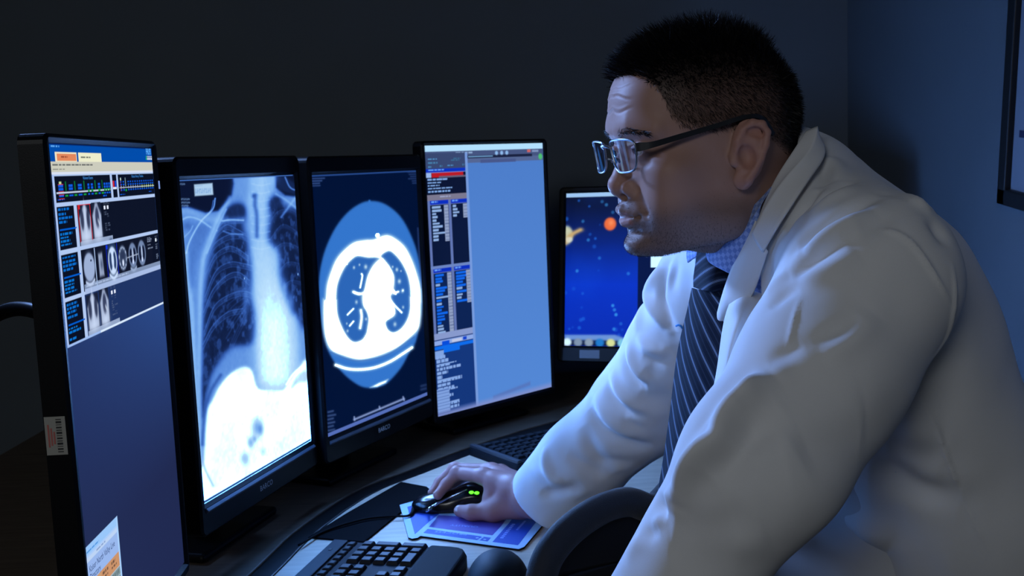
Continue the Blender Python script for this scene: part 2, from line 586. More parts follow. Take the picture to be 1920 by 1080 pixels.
# ---------------- worklist screen (first monitor)
def paint_worklist(pn):
    NAVY = (.035, .06, .13)
    pn.img[...] = (.125, .16, .31)
    pn.mix(np.clip((.75 - pn.V) / .4, 0, 1) * (.45 + .55 * pn.U) * .95, (.17, .30, .56))  # reflected glow painted into the upper part of the panel
    pn.mix(.5 * np.clip((pn.V - .5) / .3, 0, 1) * (1 - pn.U) ** 2, (.15, .2, .36))
    pn.rect(0, 0, 1, .0335, (0, .30, .67))
    pn.rect(0, 0, 1, .003, (.02, .14, .4))
    pn.dashes(.03, .005, .15, .010, (.35, .65, .95), 1, 1)
    # tabs
    pn.rect(.055, .0155, .225, .0335, (.93, .90, .78))
    pn.rect(.24, .0155, .445, .0335, (.93, .93, .80))
    pn.rect(.068, .019, .222, .0315, (.89, .53, .36))
    pn.dashes(.10, .023, .2, .0275, (.62, .3, .2), 1, 1)
    pn.dashes(.26, .023, .42, .0275, (.45, .47, .42), 1, 1)
    pn.rect(0, .0335, 1, .0555, (.80, .80, .74))
    pn.rect(0, .051, 1, .0555, (.85, .88, .95))
    pn.dashes(.03, .0375, .66, .0415, (.42, .43, .42), 1, 1)
    pn.dashes(.03, .046, .2, .0495, (.45, .46, .44), 1, 1)
    # small round status buttons
    for k, c in enumerate(((.1, .75, .4), (.8, .85, .9), (.85, .9, .95), (.8, .85, .9), (.85, .9, .95))):
        pn.rect(.925 + k * .016, .018, .936 + k * .016, .0265, c)
        pn.rect(.928 + k * .016, .0205, .933 + k * .016, .0235, (.05, .25, .5))
    BORD = (.70, .79, .95)
    pn.rect(0, .0555, 1, .364, BORD)
    # exam timelines
    for (u0, u1) in ((.035, .51), (.53, .575), (.59, 1.0)):
        pn.rect(u0, .0585, u1, .1055, NAVY)
    BL = (.05, .36, .88); GR = (.08, .62, .25)
    pn.rect(.04, .0875, .505, .0895, (.75, .8, .9))
    pn.rect(.60, .0855, 1.0, .0868, (.75, .8, .9))
    for i, (u, w, red) in enumerate(((.06, .035, 1), (.14, .03, 0), (.215, .03, 0), (.295, .018, 0), (.325, .018, 0), (.39, .02, 0), (.445, .016, 0), (.468, .016, 0), (.49, .014, 0))):
        pn.rect(u, .0745, u + w, .0785, BL); pn.rect(u, .080, u + w, .085, BL); pn.rect(u, .0925, u + w, .0965, BL)
        if red:
            for vv in (.073, .086, .091, .098):
                pn.rect(u - .004, vv, u + w + .004, vv + .0014, (.75, .2, .25))
        if i in (3, 4, 5, 6, 7, 8):
            pn.rect(u, .0865, u + w, .0905, GR)
    for u in (.112, .185, .262, .36, .425):
        pn.rect(u, .068, u + .008, .086, (.03, .42, .22)); pn.rect(u - .005, .0925, u + .018, .0965, GR)
    pn.rect(.066, .0685, .084, .073, (.75, .85, .6))
    pn.dashes(.045, .1, .15, .1035, BL, 1, 1); pn.dashes(.43, .099, .505, .1025, BL, 1, 1); pn.dashes(.6, .1, .7, .1035, BL, 1, 1); pn.dashes(.93, .098, 1, .1015, BL, 1, 1)
    pn.rect(.534, .072, .55, .086, (.8, .15, .25)); pn.rect(.556, .072, .57, .086, (.1, .3, .85)); pn.rect(.534, .0845, .57, .088, (.85, .9, 1))
    for k in range(15):
        u = .612 + k * .026
        if k == 2:
            pn.rect(u, .066, u + .005, .084, (.5, .6, .65)); pn.rect(u - .004, .090, u + .012, .0945, GR); continue
        pn.rect(u, .0735, u + .013, .0765, BL); pn.rect(u, .078, u + .015, .082, BL); pn.rect(u, .0895, u + .015, .0935, BL)
        c = (.8, .92, .5) if k > 8 else (.65, .7, .8)
        pn.rect(u + .004, .0835, u + .010, .0888, c)
    pn.rect(.61, .073, .612, .095, (.7, .2, .3)); pn.rect(.612, .066, .622, .072, (.8, .9, .85))
    # three study rows
    for r, (v0, v1) in enumerate(((.1125, .1905), (.1985, .2755), (.2835, .3605))):
        pn.rect(.032, v0, .165, v1, NAVY)
        pn.dashes(.042, v0 + .004, .155, v0 + .034, (.03, .42, .80), 4, .8, seed=3 + r)
        pn.rect(.042, v0 + .041, .175, v0 + .0435, (.0, .36, .82))
        pn.dashes(.042, v0 + .048, .15, v0 + .074, (.03, .45, .82), 4, .8, seed=13 + r, blank=.15)
        pn.rect(.19, v0 - (.001 if r else 0), 1.0, v1, (.045, .07, .14) if r < 2 else (.12, .20, .39))
        if r != 1:
            pn.rect(.195, v1 - .0085, .49, v1 + .003, (.58, .65, .78))
            chest_thumb(pn, .198, v0 + .001, .302, v1 - .0085)
            chest_thumb(pn, .312, v0 - .001, .398, v1 - .009, True)
            if r == 0:
                for q in ((.196, v0, .302, v0 + .002), (.196, v0, .200, v1 - .008), (.298, v0, .302, v1 - .008), (.196, v0, .215, v0 + .009)):
                    pn.rect(*q, (.82, .13, .16))
            for u in (.425, .455):
                pn.rect(u, v0 + .008, u + .016, v0 + .0155, (.9, .93, 1)); 
                pn.dashes(u, v0 + .019, u + .03, v0 + .06, (.4, .46, .58), 9, .6, .8, seed=20 + r + int(u * 100), blank=.35)
                pn.dashes(u, v0, u + .03, v0 + .006, (.5, .56, .68), 2, .6, .8, seed=25 + r)
        else:
            pn.rect(.195, v0, .91, v1, (.06, .08, .15))
            pn.rect(.195, v1 - .012, 1.0, v1, (.50, .57, .70))
            pn.dashes(.21, v1 - .010, .98, v1 - .003, (.68, .75, .88), 1, 1, .9)
            pn.rect(.195, v1 - .0035, 1, v1 + .006, (.66, .74, .9))
            pn.mix(pn.disc(.25, v0 + .034, .048, .0275), (.72, .8, .95))
            pn.mix(pn.disc(.25, v0 + .034, .05, .035) * .25, (.3, .36, .5))
            pn.mix(pn.disc(.268, v0 + .022, .006, .002, .4), (.1, .14, .25))
            pn.mix(pn.line([(.212, v0 + .061), (.25, v0 + .067), (.288, v0 + .060)], .004, 5, False), (.75, .82, .95))
            pn.rect(.303, v0, .309, v1, (.66, .76, .92))
            pn.mix(pn.poly([(.335, v0 + .013), (.372, v0 + .012), (.378, v0 + .058), (.335, v0 + .058)], .004, 0, False), (.62, .68, .8))
            pn.mix(pn.blob(.36, v0 + .035, .012, .012, False) * .8, (.25, .3, .42))
            pn.rect(.412, v0, .416, v1 - .012, (.05, .15, .8)); pn.rect(.412, v0, .43, v0 + .009, (.05, .2, .85)); pn.rect(.517, v0, .521, v1 - .012, (.05, .15, .8))
            ct_slice(pn, .468, v0 + .034, .047, .036, 0)
            ct_slice(pn, .572, v0 + .034, .045, .027, 1)
            ct_slice(pn, .680, v0 + .034, .045, .027, 2)
            ct_slice(pn, .785, v0 + .034, .045, .028, 3)
            pn.mix(pn.line([(.62, v0 + .036), (.74, v0 + .034)], .0012, 0, False), (.7, .75, .85))
            pn.dashes(.86, v0 + .004, .94, v0 + .036, (.6, .66, .78), 8, .8, .8, seed=41, blank=.2)
            pn.dashes(.96, v0 + .004, .995, v0 + .06, (.55, .62, .75), 12, .7, .8, seed=42, blank=.3)
            pn.rect(.958, v0 + .01, .975, v0 + .017, (.9, .95, 1))
    pn.rect(0, .1905, 1, .1975, BORD); pn.rect(.0, .0555, .03, .364, (.66, .76, .96)); pn.rect(.165, .1125, .185, .151, BORD); pn.rect(.17, .155, .19, .1905, BORD)
    pn.rect(.0, .0555, .006, .364, (.30, .38, .62))
    pn.rect(0, .3605, 1, .3645, (.62, .74, .95)); pn.rect(.3, .3605, 1, .3645, (.85, .92, 1))
    # browser window low on the screen
    pn.rect(0, .735, .302, 1, (.67, .80, .98))
    pn.rect(0, .735, .302, .752, (.60, .78, .98)); pn.rect(0, .757, .302, .765, (.74, .83, .96))
    pn.dashes(.02, .746, .22, .751, (.30, .58, .88), 1, 1); pn.dashes(.1, .758, .25, .763, (.5, .6, .78), 1, 1)
    pn.rect(.012, .766, .29, .806, (.60, .72, .93))
    pn.rect(.05, .806, .29, .834, (.80, .58, .42)); pn.rect(.12, .834, .29, .93, (.52, .60, .62)); pn.rect(0, .806, .12, 1, (.80, .62, .46))
    for k in range(5):
        pn.rect(.12, .834 + .017 * k, .29, .8355 + .017 * k, (.70, .80, .88))
    for k, u in enumerate((.135, .215)):
        pn.dashes(u, .811, u + .07, .83, (.36, .27, .22), 2, .9, .8, seed=50 + k)
        pn.dashes(u, .838, u + .07, .925, (.36, .43, .46), 5, .9, .7, seed=55 + k)
    pn.rect(.29, .735, .302, 1, (.66, .82, 1))


# ---------------- chest radiograph (second monitor), painted in photo-plan coordinates
def paint_chest(pn):
    X, Y = pn.X, pn.Y
    T = np.zeros(X.shape)                       # optical density 0..1

    def mixT(a, v):
        nonlocal T
        T = T * (1 - a) + a * v

    zx = lambda x: 330 + x / 4.154
    zy = lambda y: 330 + y / 4.154
    Z = lambda pts: [(zx(a), zy(b)) for a, b in pts]
    yx = lambda pts: [(340 + a / 2.842, 580 + b / 2.842) for a, b in pts]
    # body outline: soft tissue
    T += .06
    body = pn.poly(Z([(0, 250), (90, 240), (230, 285), (330, 270), (430, 170), (450, 60), (440, 0), (770, 0), (780, 90), (850, 150), (930, 160), (1100, 160), (1100, 3000), (-200, 3000), (-200, 250)]), 3)
    mixT(body, .58)
    mixT(pn.poly(Z([(850, 0), (930, 60), (940, 150), (860, 130), (800, 100), (790, 0)]), 3) * .9, .2)
    # axilla, chest wall
    mixT(pn.poly(Z([(130, 420), (200, 360), (270, 400), (200, 560), (150, 700), (130, 850), (90, 700), (100, 560)]), 9, 6) * .75, .46)
    mixT(pn.blob(zx(90), zy(390), 11, 9) * .5, .36)
    # lungs
    lungR = [(480, 220), (540, 250), (545, 330), (520, 380), (540, 470), (570, 560), (600, 660), (600, 800), (580, 930), (620, 1040), (640, 1150), (590, 1300),
             (440, 1330), (350, 1420), (270, 1560), (225, 1750), (210, 1870), (200, 1700), (205, 1450), (210, 1200), (220, 1000), (240, 830), (270, 640), (330, 450), (370, 330), (410, 250)]
    lr = pn.poly(Z(lungR), 7, 5)
    mixT(lr, .15)
    lungL = [(740, 180), (800, 160), (840, 230), (960, 290), (1000, 520), (1020, 1150), (930, 1090), (880, 1020), (830, 900), (800, 760), (790, 620), (750, 560), (720, 480), (740, 330), (725, 230)]
    ll = pn.poly(Z(lungL), 8, 5)
    mixT(ll, .14)
    lung = np.maximum(lr, ll)
    # upper lung veil
    mixT(lr * np.clip((zy(560) - Y) / 40, 0, 1) * .45, .3)
    # ribs
    ribs = [[(215, 830), (300, 640), (400, 570), (470, 580), (560, 640)], [(225, 960), (310, 760), (420, 690), (520, 700), (600, 720)],
            [(215, 1080), (290, 900), (400, 790), (490, 770), (570, 830)], [(225, 730), (290, 560), (400, 480), (500, 470), (560, 490)],
            [(220, 1230), (300, 1030), (420, 940), (530, 915), (600, 940)], [(230, 640), (300, 480), (390, 400), (470, 430), (540, 470)],
            [(210, 1330), (290, 1180), (400, 1080), (520, 1050)], [(330, 420), (390, 360), (450, 350), (520, 345)]]
    for i, r in enumerate(ribs):
        mixT(pn.line(Z(r), 3.6) * .42 * lung, .38)
        mixT(pn.line(Z([(a, b - 18) for a, b in r]), 1.1) * .5, .52)
        mixT(pn.line(Z([(a, b + 20) for a, b in r]), 1.0) * .4, .46)
    for r in ([(740, 500), (820, 400), (900, 420), (990, 500)], [(730, 620), (830, 540), (930, 560), (1000, 620)], [(800, 760), (870, 690), (960, 700), (1000, 740)], [(830, 880), (900, 830), (1000, 850)],
              [(725, 380), (800, 290), (900, 280), (980, 340)]):
        mixT(pn.line(Z(r), 3.2) * .38, .36)
        mixT(pn.line(Z([(a, b - 16) for a, b in r]), 1.0) * .35, .45)
    # vessels at the hila
    nz = pn.noise(34, 46, 5, 3)
    mixT(np.clip(nz * .35, 0, .5) * lung, .45)
    for (a, b, c, d, e) in ((545, 930, 25, 90, .5), (535, 1050, 20, 70, .4), (545, 820, 12, 50, .35), (850, 880, 20, 60, .55), (900, 960, 25, 60, .4), (560, 640, 14, 60, .4)):
        mixT(pn.blob(zx(a), zy(b), c / 4, d / 4) * e, .62)
    for k in range(9):
        a0 = np.array([545, 880 + 30 * k]); a1 = a0 + np.array([-130 - 12 * (k % 3), 60 + 35 * k])
        mixT(pn.line(Z([a0, (a0 + a1) / 2 + [0, -12], a1]), 1.3) * .3 * lr, .45)
    # mediastinum, spine, heart
    sp = pn.poly(Z([(580, -20), (560, 120), (545, 250), (575, 420), (590, 560), (598, 700), (610, 900), (620, 1100), (640, 1600), (650, 3000), (1000, 3000), (960, 1300), (890, 1070), (840, 930), (800, 800), (790, 620), (740, 550), (700, 470), (715, 320), (720, 200), (760, 100), (770, -20)]), 7, 4)
    mixT(sp * .85, .74)
    core = pn.poly(Z([(600, 560), (770, 560), (785, 700), (830, 900), (890, 1080), (900, 1600), (650, 1600), (625, 1050), (605, 800)]), 16, 4)
    mixT(core * .75, np.clip(.80 + .16 * (Y - zy(600)) / 150, .78, .94))
    mixT(pn.line(Z([(668, 0), (662, 300), (670, 560)]), 9, 6) * .4, .8)
    for yy in range(60, 560, 62):
        mixT(pn.line(Z([(590, yy), (660, yy + 14), (730, yy)]), 1.6) * .25, .84)
    mixT(pn.line(Z([(618, 150), (615, 230), (628, 300), (630, 470)]), 4.2) * .6, .30)
    mixT(pn.blob(zx(605), zy(155), 3.5, 4) * .6, .25)
    # neck and shoulder
    mixT(pn.poly(Z([(450, 0), (560, 0), (555, 120), (470, 150), (440, 120)]), 8) * .5, .62)
    # apex shadow holes
    mixT(pn.poly(Z([(385, 290), (430, 240), (500, 225), (535, 260), (520, 320), (450, 345), (395, 320)]), 5, 5) * .8, .2)
    mixT(pn.poly(Z([(735, 200), (770, 165), (810, 185), (800, 240), (750, 255)]), 4, 5) * .8, .22)
    # clavicle, scapula, humerus
    mixT(pn.line(Z([(30, 270), (110, 280), (220, 330), (300, 340), (420, 345), (520, 340)]), 7) * .38, .72)
    mixT(pn.line(Z([(40, 345), (100, 320), (180, 340), (270, 400)]), 1.9) * .65, .78)
    mixT(pn.line(Z([(360, 350), (430, 342), (525, 345)]), 1.5) * .7, .82)
    mixT(pn.line(Z([(305, 175), (285, 260), (190, 360), (110, 500), (80, 600)]), 1.7) * .75, .80)
    mixT(pn.line(Z([(290, 190), (270, 270), (200, 340)]), 1.0) * .5, .75)
    mixT(pn.line(Z([(60, 480), (110, 430), (130, 390)]), 1.4) * .5, .75)
    mixT(pn.line(Z([(420, 170), (330, 330), (250, 530), (215, 640), (200, 760), (190, 900), (185, 1200), (180, 1700), (190, 2400)]), 5) * .55, .80)
    mixT(pn.line(Z([(390, 260), (310, 430), (240, 600)]), 2.0) * .5, .8)
    mixT(pn.line(Z([(80, 600), (85, 800), (120, 1000), (140, 1400), (160, 2000), (195, 2500)]), 4.5) * .5, .82)
    mixT(pn.line(Z([(370, 430), (430, 450), (520, 455)]), 1.6) * .55, .66)
    mixT(pn.line(Z([(960, 130), (900, 210), (820, 320)]), 2.6) * .5, .76)
    mixT(pn.line(Z([(780, 140), (860, 190), (950, 260)]), 2.4) * .5, .76)
    mixT(pn.line(Z([(850, 10), (890, 90), (960, 120)]), 1.6) * .6, .75)
    for (a, b) in ((318, 425), (533, 798), (950, 765)):
        T = np.maximum(T, .84 * np.exp(-(((X - zx(a)) / 1.1) ** 2 + ((Y - zy(b)) / 3.2) ** 2)))
    # abdomen
    ab = pn.poly(yx([(130, 560), (165, 480), (200, 410), (250, 350), (300, 315), (345, 305), (380, 330), (410, 420), (480, 430), (540, 430), (570, 395), (620, 320), (680, 280), (760, 600), (760, 1100), (100, 1100), (118, 800)]), 3.0, 4)
    mixT(ab * .96, .93)
    mixT(pn.poly(yx([(585, 420), (620, 350), (665, 330), (668, 380), (620, 395)]), 3, 4) * .6, .75)
    mixT(pn.line(yx([(560, 400), (600, 340), (660, 290)]), 1.6) * .7, .98)
    mixT(pn.line(yx([(210, 350), (160, 430), (130, 520), (118, 620), (112, 720)]), 3.6) * .7, .36)
    mixT(pn.line(yx([(112, 800), (130, 860), (170, 940)]), 2.5) * .5, .72)
    for (a, b, c, d, e) in ((405, 630, 26, 46, .6), (420, 640, 12, 24, .7), (370, 710, 14, 24, .55), (340, 795, 20, 30, .4), (390, 690, 10, 16, .5), (435, 760, 14, 22, .2), (560, 700, 40, 60, .12)):
        mixT(pn.blob(340 + a / 2.842, 580 + b / 2.842, c / 2.842, d / 2.842) * e, .52)
    mixT(np.clip(pn.noise(8, 10, 9, 3) * .10, -.1, .1) * ab + 0, .7)
    T = np.clip(T + .006 * pn.noise(60, 80, 3, 2) * body, 0, 1)
    k = np.array([0, .12, .25, .4, .55, .7, .82, .92, 1.0])
    R = [.02, .05, .10, .20, .34, .52, .72, .88, .93]
    G = [.045, .10, .19, .36, .54, .72, .87, .965, .985]
    B = [.14, .23, .40, .68, .86, .95, .99, 1.0, 1.0]
    pn.img[...] = np.stack([np.interp(T, k, c) for c in (R, G, B)], -1)
    # film label and writing
    pn.mix(pn.poly(Z([(140, 66), (284, 55), (291, 146), (146, 157)]), 1), (.68, .81, .93))
    pn.mix(pn.line(Z([(150, 80), (205, 74)]), .8, 0) * .5, (.5, .65, .85))
    for k in range(9):
        a = 152 + 14 * k
        pn.mix(pn.line(Z([(a, 100 - .5 * k), (a + 3, 135 - .5 * k)]), .75, 0) * .7, (.45, .62, .85))
        pn.mix(pn.line(Z([(a, 118 - .5 * k - 12 * (k % 3 - 1)), (a + 12, 117 - .5 * k - 12 * (k % 3 - 1))]), .65, 0) * .7, (.45, .62, .85))
    for (x0, y0, n) in ((14, 62, 5), (26, 180, 7), (28, 206, 7), (28, 230, 6)):
        for k in range(n):
            pn.mix(pn.line(Z([(x0 + 12 * k, y0 - 6), (x0 + 12 * k + 4, y0 + 6)]), .8, 0) * .6, (.45, .6, .8))
            pn.mix(pn.line(Z([(x0 + 12 * k, y0 + (k % 2) * 5), (x0 + 12 * k + 8, y0)]), .7, 0) * .6, (.45, .6, .8))
    pn.rect(0, 0, .99, .004, (.25, .42, .72))
    pn.rect(0, .992, 1, 1, (.2, .28, .5))  # screen's reflection in the bottom bezel lip, painted as a lit strip


# ---------------- CT slice (third monitor)
def paint_ct(pn):
    bg = np.array([.0, .062, .20])
    pn.img[...] = bg
    A = lambda pts: [(560 + a / 3.857, 280 + b / 3.857) for a, b in pts]
    B = lambda pts: [(560 + a / 3.6, 540 + b / 3.6) for a, b in pts]
    AIR = (.20, .46, .80); TIS = (.885, .985, 1.0); LNG = (.17, .40, .72)
    fov = A([(505, 374), (600, 385), (690, 440), (760, 520), (820, 640), (860, 760), (890, 920)]) + [(793, 545), (790, 590), (780, 640)] + \
        B([(750, 430), (690, 540), (600, 640), (540, 668), (490, 676), (420, 664), (350, 620), (290, 565), (240, 500), (190, 400), (155, 250)]) + [(599, 570)] + A([(146, 960), (165, 820), (205, 690), (270, 560), (350, 460), (430, 400)])
    pn.mix(pn.poly(fov, 2.2, 4), AIR)
    body = A([(190, 1080), (200, 980), (230, 880), (270, 790), (330, 720), (400, 668), (480, 652), (540, 648), (580, 630), (640, 616), (700, 640), (770, 700), (820, 790), (860, 900), (885, 1000), (890, 1090)]) + \
        B([(828, 120), (826, 200), (810, 280), (740, 350), (660, 410), (560, 455), (460, 482), (390, 485), (300, 460), (215, 420), (175, 330), (163, 200), (165, 80)])
    pn.mix(pn.poly(body, 3.2, 4), TIS)
    pn.mix(pn.disc(*A([(570, 622)])[0], 4, 4, .3, True), TIS)
    pn.mix(pn.line(A([(512, 372), (512, 392)]), 2, 0), AIR)
    lungL = A([(275, 1080), (280, 1000), (300, 930), (340, 850), (390, 795), (430, 775), (500, 785), (560, 785), (590, 800), (540, 850), (500, 920), (480, 1000), (470, 1080)]) + \
        B([(440, 120), (470, 200), (470, 260), (440, 330), (410, 355), (370, 360), (330, 325), (290, 250), (265, 170), (260, 80)])
    pn.mix(pn.poly(lungL, 2.4, 4), LNG)
    lungR = A([(600, 770), (650, 738), (690, 760), (740, 820), (780, 900), (800, 980), (805, 1060)]) + B([(748, 60), (748, 140), (730, 210), (690, 270), (640, 297), (600, 275), (588, 230), (620, 200), (650, 170), (640, 110), (620, 60)]) + A([(680, 1000), (690, 920), (660, 850), (620, 800)])
    pn.mix(pn.poly(lungR, 2.4, 4), LNG)
    med = A([(595, 785), (640, 830), (680, 900), (692, 960), (685, 1040)]) + B([(620, 60), (650, 140), (645, 190), (585, 230), (590, 300), (470, 300), (475, 200), (480, 150), (440, 130), (425, 60)]) + A([(480, 1000), (500, 910), (540, 830)])
    pn.mix(pn.poly(med, 3.4, 4), TIS)
    # vessels
    for (p, w, sp) in ((A([(395, 1030), (430, 1045), (480, 1040)]), 3, A), (B([(330, 180), (370, 140)]), 2, 0), (B([(415, 270), (425, 200), (420, 150)]), 3.5, 0), (B([(345, 255), (370, 225)]), 2, 0),
                       (B([(620, 90), (660, 130), (695, 165)]), 2.2, 0), (A([(445, 1000), (460, 920), (455, 900)]), 2, 0), (A([(690, 1040), (720, 1030)]), 2.6, 0), (B([(375, 30), (410, 40)]), 2, 0), (B([(655, 40), (640, 15)]), 2, 0)):
        pn.mix(pn.line(p, w) * .95, TIS)
    for (a, b, r) in ((400, 855, 2), (485, 850, 3), (710, 870, 2.5), (728, 955, 3), (440, 835, 1.5), (350, 830, 1), (755, 1020, 2), (680, 850, 1.5), (740, 880, 1.2)):
        x, y = A([(a, b)])[0]
        pn.mix(pn.blob(x, y, r, r * 1.4) * .8, TIS)
    for (a, b, r) in ((390, 95, 2.5), (330, 290, 2), (700, 20, 2.5), (705, 130, 2), (455, 210, 2), (650, 245, 3), (325, 240, 1.5)):
        x, y = B([(a, b)])[0]
        pn.mix(pn.blob(x, y, r, r * 1.4) * .7, TIS)
    # table curve and marks
    pn.mix(pn.line(B([(250, 520), (330, 545), (420, 550), (520, 535), (620, 495), (700, 445), (765, 402)]), 3.6), (.88, .98, 1))
    pn.mix(pn.poly(B([(480, 672), (540, 640), (605, 615), (590, 640), (530, 668)]), 1.5), (.80, .93, 1))
    pn.mix(pn.line(B([(215, 432), (330, 480), (430, 490), (600, 450), (780, 330)]), 1.3) * .6, (.2, .4, .7))
    pn.mix(pn.line(B([(375, 888), (710, 748)]), 2.1, 0) * .9, (.58, .66, .86))
    for q in ([(375, 870), (378, 892)], [(705, 735), (712, 758)], [(545, 800), (548, 815)]):
        pn.mix(pn.line(B(q), 1.5, 0) * .9, (.58, .66, .86))
    pn.mix(pn.line(A([(862, 570), (868, 700), (890, 1000)]), 1.6, 0) * .5, (.24, .34, .58))
    for k, (a, b, n) in enumerate(((92, 212, 26), (94, 230, 20), (96, 248, 15), (96, 265, 16))):
        pn.mix(pn.line(A([(a, b), (a + n * 3.6, b - 3)]), 1.5, 0) * (.55 + .2 * (rng.random() - .5)), (.32, .45, .72))
    for k, (a, n) in enumerate(((790, 16), (800, 14), (810, 11), (795, 15), (822, 8), (825, 7))):
        pn.mix(pn.line(A([(a, 165 + 16 * k), (852, 163 + 16 * k)]), 1.4, 0) * .38, (.32, .45, .72))
    for k in range(6):
        pn.mix(pn.line(B([(200, 838 + 25 * k), (232 + 9 * (k % 2) + 6 * (k == 1), 830 + 25 * k)]), 2.0, 0) * .5, (.4, .52, .76))
    for k in range(2):
        pn.mix(pn.line(B([(828, 662 + 24 * k), (858, 654 + 24 * k)]), 2.4, 0) * .3, (.4, .52, .76))
    pn.rect(0, 0, 1, .006, (.14, .27, .52))
    pn.rect(0, .985, 1, 1, (.33, .43, .72))  # bright lip reflection painted along the bottom of the picture
    pn.img = np.clip(pn.img, 0, 1)


# ---------------- order entry screen (fourth monitor)
def paint_orders(pn):
    pn.img[...] = (.30, .49, .79)
    pn.mix(.75 * pn.V, (.335, .545, .85))
    pn.rect(0, 0, 1, .0235, (.70, .88, 1.0))
    pn.rect(0, .0235, 1, .055, (.27, .33, .50))
    pn.rect(.33, .05, 1, .068, (.33, .40, .58)); pn.rect(.44, .058, .75, .07, (.28, .34, .54))
    pn.rect(.33, .041, .9, .052, (.10, .13, .25)); pn.rect(.34, .043, .55, .049, (.42, .60, .78))
    pn.dashes(.24, .028, .5, .036, (.55, .66, .82), 1, 1); 
    for k in range(3):
        pn.mix(pn.disc(.58 + .045 * k, .034, .013, .008, .3), (.55, .72, .92))
    pn.rect(.855, .026, .885, .036, (.8, .4, .4)); pn.rect(.9, .028, .96, .036, (.5, .58, .75)); pn.mix(pn.disc(.975, .053, .018, .012, .3), (.30, .75, .45))
    DK = (.035, .075, .19)
    pn.rect(0, .03, .335, 1, (.42, .52, .76))
    pn.rect(0, .03, .32, .085, (.22, .28, .44))
    for (u0, v0, u1, c) in ((.02, .048, .15, .72), (.02, .061, .16, .6), (.02, .076, .07, .65), (.11, .074, .15, .6), (.17, .073, .26, .7), (.29, .072, .32, .6), (.2, .054, .33, .5), (.22, .047, .33, .5)):
        pn.dashes(u0, v0, u1, v0 + .009, (.45 * c, .65 * c + .1, .95 * c + .1), 1, 1)
    pn.rect(.0, .085, .32, .098, (.03, .19, .75)); pn.dashes(.02, .087, .25, .095, (.42, .66, .98), 1, 1)
    pn.rect(0, .1, .33, .18, DK)
    pn.rect(.045, .101, .295, .1165, (.72, .10, .14)); pn.rect(.0, .101, .04, .1165, (.6, .72, .92)); pn.rect(.1, .112, .33, .118, (.38, .36, .46))
    pn.dashes(.01, .122, .22, .175, (.50, .66, .90), 5, .5, seed=61)
    pn.rect(0, .18, .33, .2, (.48, .47, .56)); pn.dashes(.1, .186, .26, .195, (.62, .66, .8), 1, 1)
    for (v0, v1, n, blue, sd) in ((.2, .44, 11, .2, 71), (.45, .69, 20, .8, 77)):
        pn.rect(0, v0, .335, v1, (.38, .46, .7))
        for (u0, u1, q) in ((.02, .165, 0), (.185, .32, 1)):
            pn.rect(u0, v0, u1, v0 + .016, (.03, .18, .75)); pn.dashes(u0 + .01, v0 + .003, u1 - .04, v0 + .013, (.40, .62, .98), 1, 1)
            pn.rect(u0, v0 + .017, u1, v1, (.03, .085, .22) if v0 < .4 else (.04, .13, .32))
            rows = n if q == 0 else (4 if blue < .5 else 10)
            g = np.random.default_rng(sd + q)
            for r in range(rows):
                vv = v0 + .022 + r * .0118
                c = (.06, .40, .92) if g.random() < blue else (.55, .68, .88)
                pn.rect(u0 + .012, vv, u0 + .04 + .075 * g.random(), vv + .008, c)
            pn.rect(u1 - .038, v0 + .02, u1 - .004, v0 + .024 + rows * .0118, (.56, .62, .76))
            for r in range(rows):
                pn.rect(u1 - .036, v0 + .028 + r * .0118, u1 - .006, v0 + .0305 + r * .0118, (.36, .43, .60))
    pn.rect(0, .69, .335, .715, (.53, .60, .80))
    pn.rect(0, .715, .315, 1, (.075, .21, .48))
    pn.rect(0, .718, .315, .735, (.55, .66, .9)); pn.rect(.06, .722, .12, .742, (.02, .30, .85)); pn.rect(.23, .72, .26, .733, (.05, .25, .8)); pn.rect(.14, .722, .22, .732, (.75, .78, .9))
    pn.rect(0, .738, .315, .752, (.05, .42, .92)); pn.rect(.07, .75, .2, .766, (.05, .42, .92)); pn.rect(0, .755, .07, .785, (.50, .64, .88))
    pn.dashes(.01, .775, .24, .985, (.52, .66, .90), 14, .35, seed=83, lh=.75)
    for v in (.805, .865, .905, .955):
        pn.dashes(.01, v, .31, v + .009, (.52, .66, .90), 1, 1)
    pn.rect(0, .90, .10, .99, (.50, .63, .87))
    for k in range(8):
        pn.rect(0, .905 + .0115 * k, .1, .908 + .0115 * k, (.3, .43, .7))
    pn.rect(.315, .03, .335, 1, (.46, .60, .86))
    pn.mix(.6 * pn.poly([(.46, .975), (.8, .955), (.8, .97), (.46, .99)], .004, 0, False), (.34, .42, .68))
    pn.mix(.9 * np.clip((pn.V - .975) / .02, 0, 1), (.50, .56, .80))


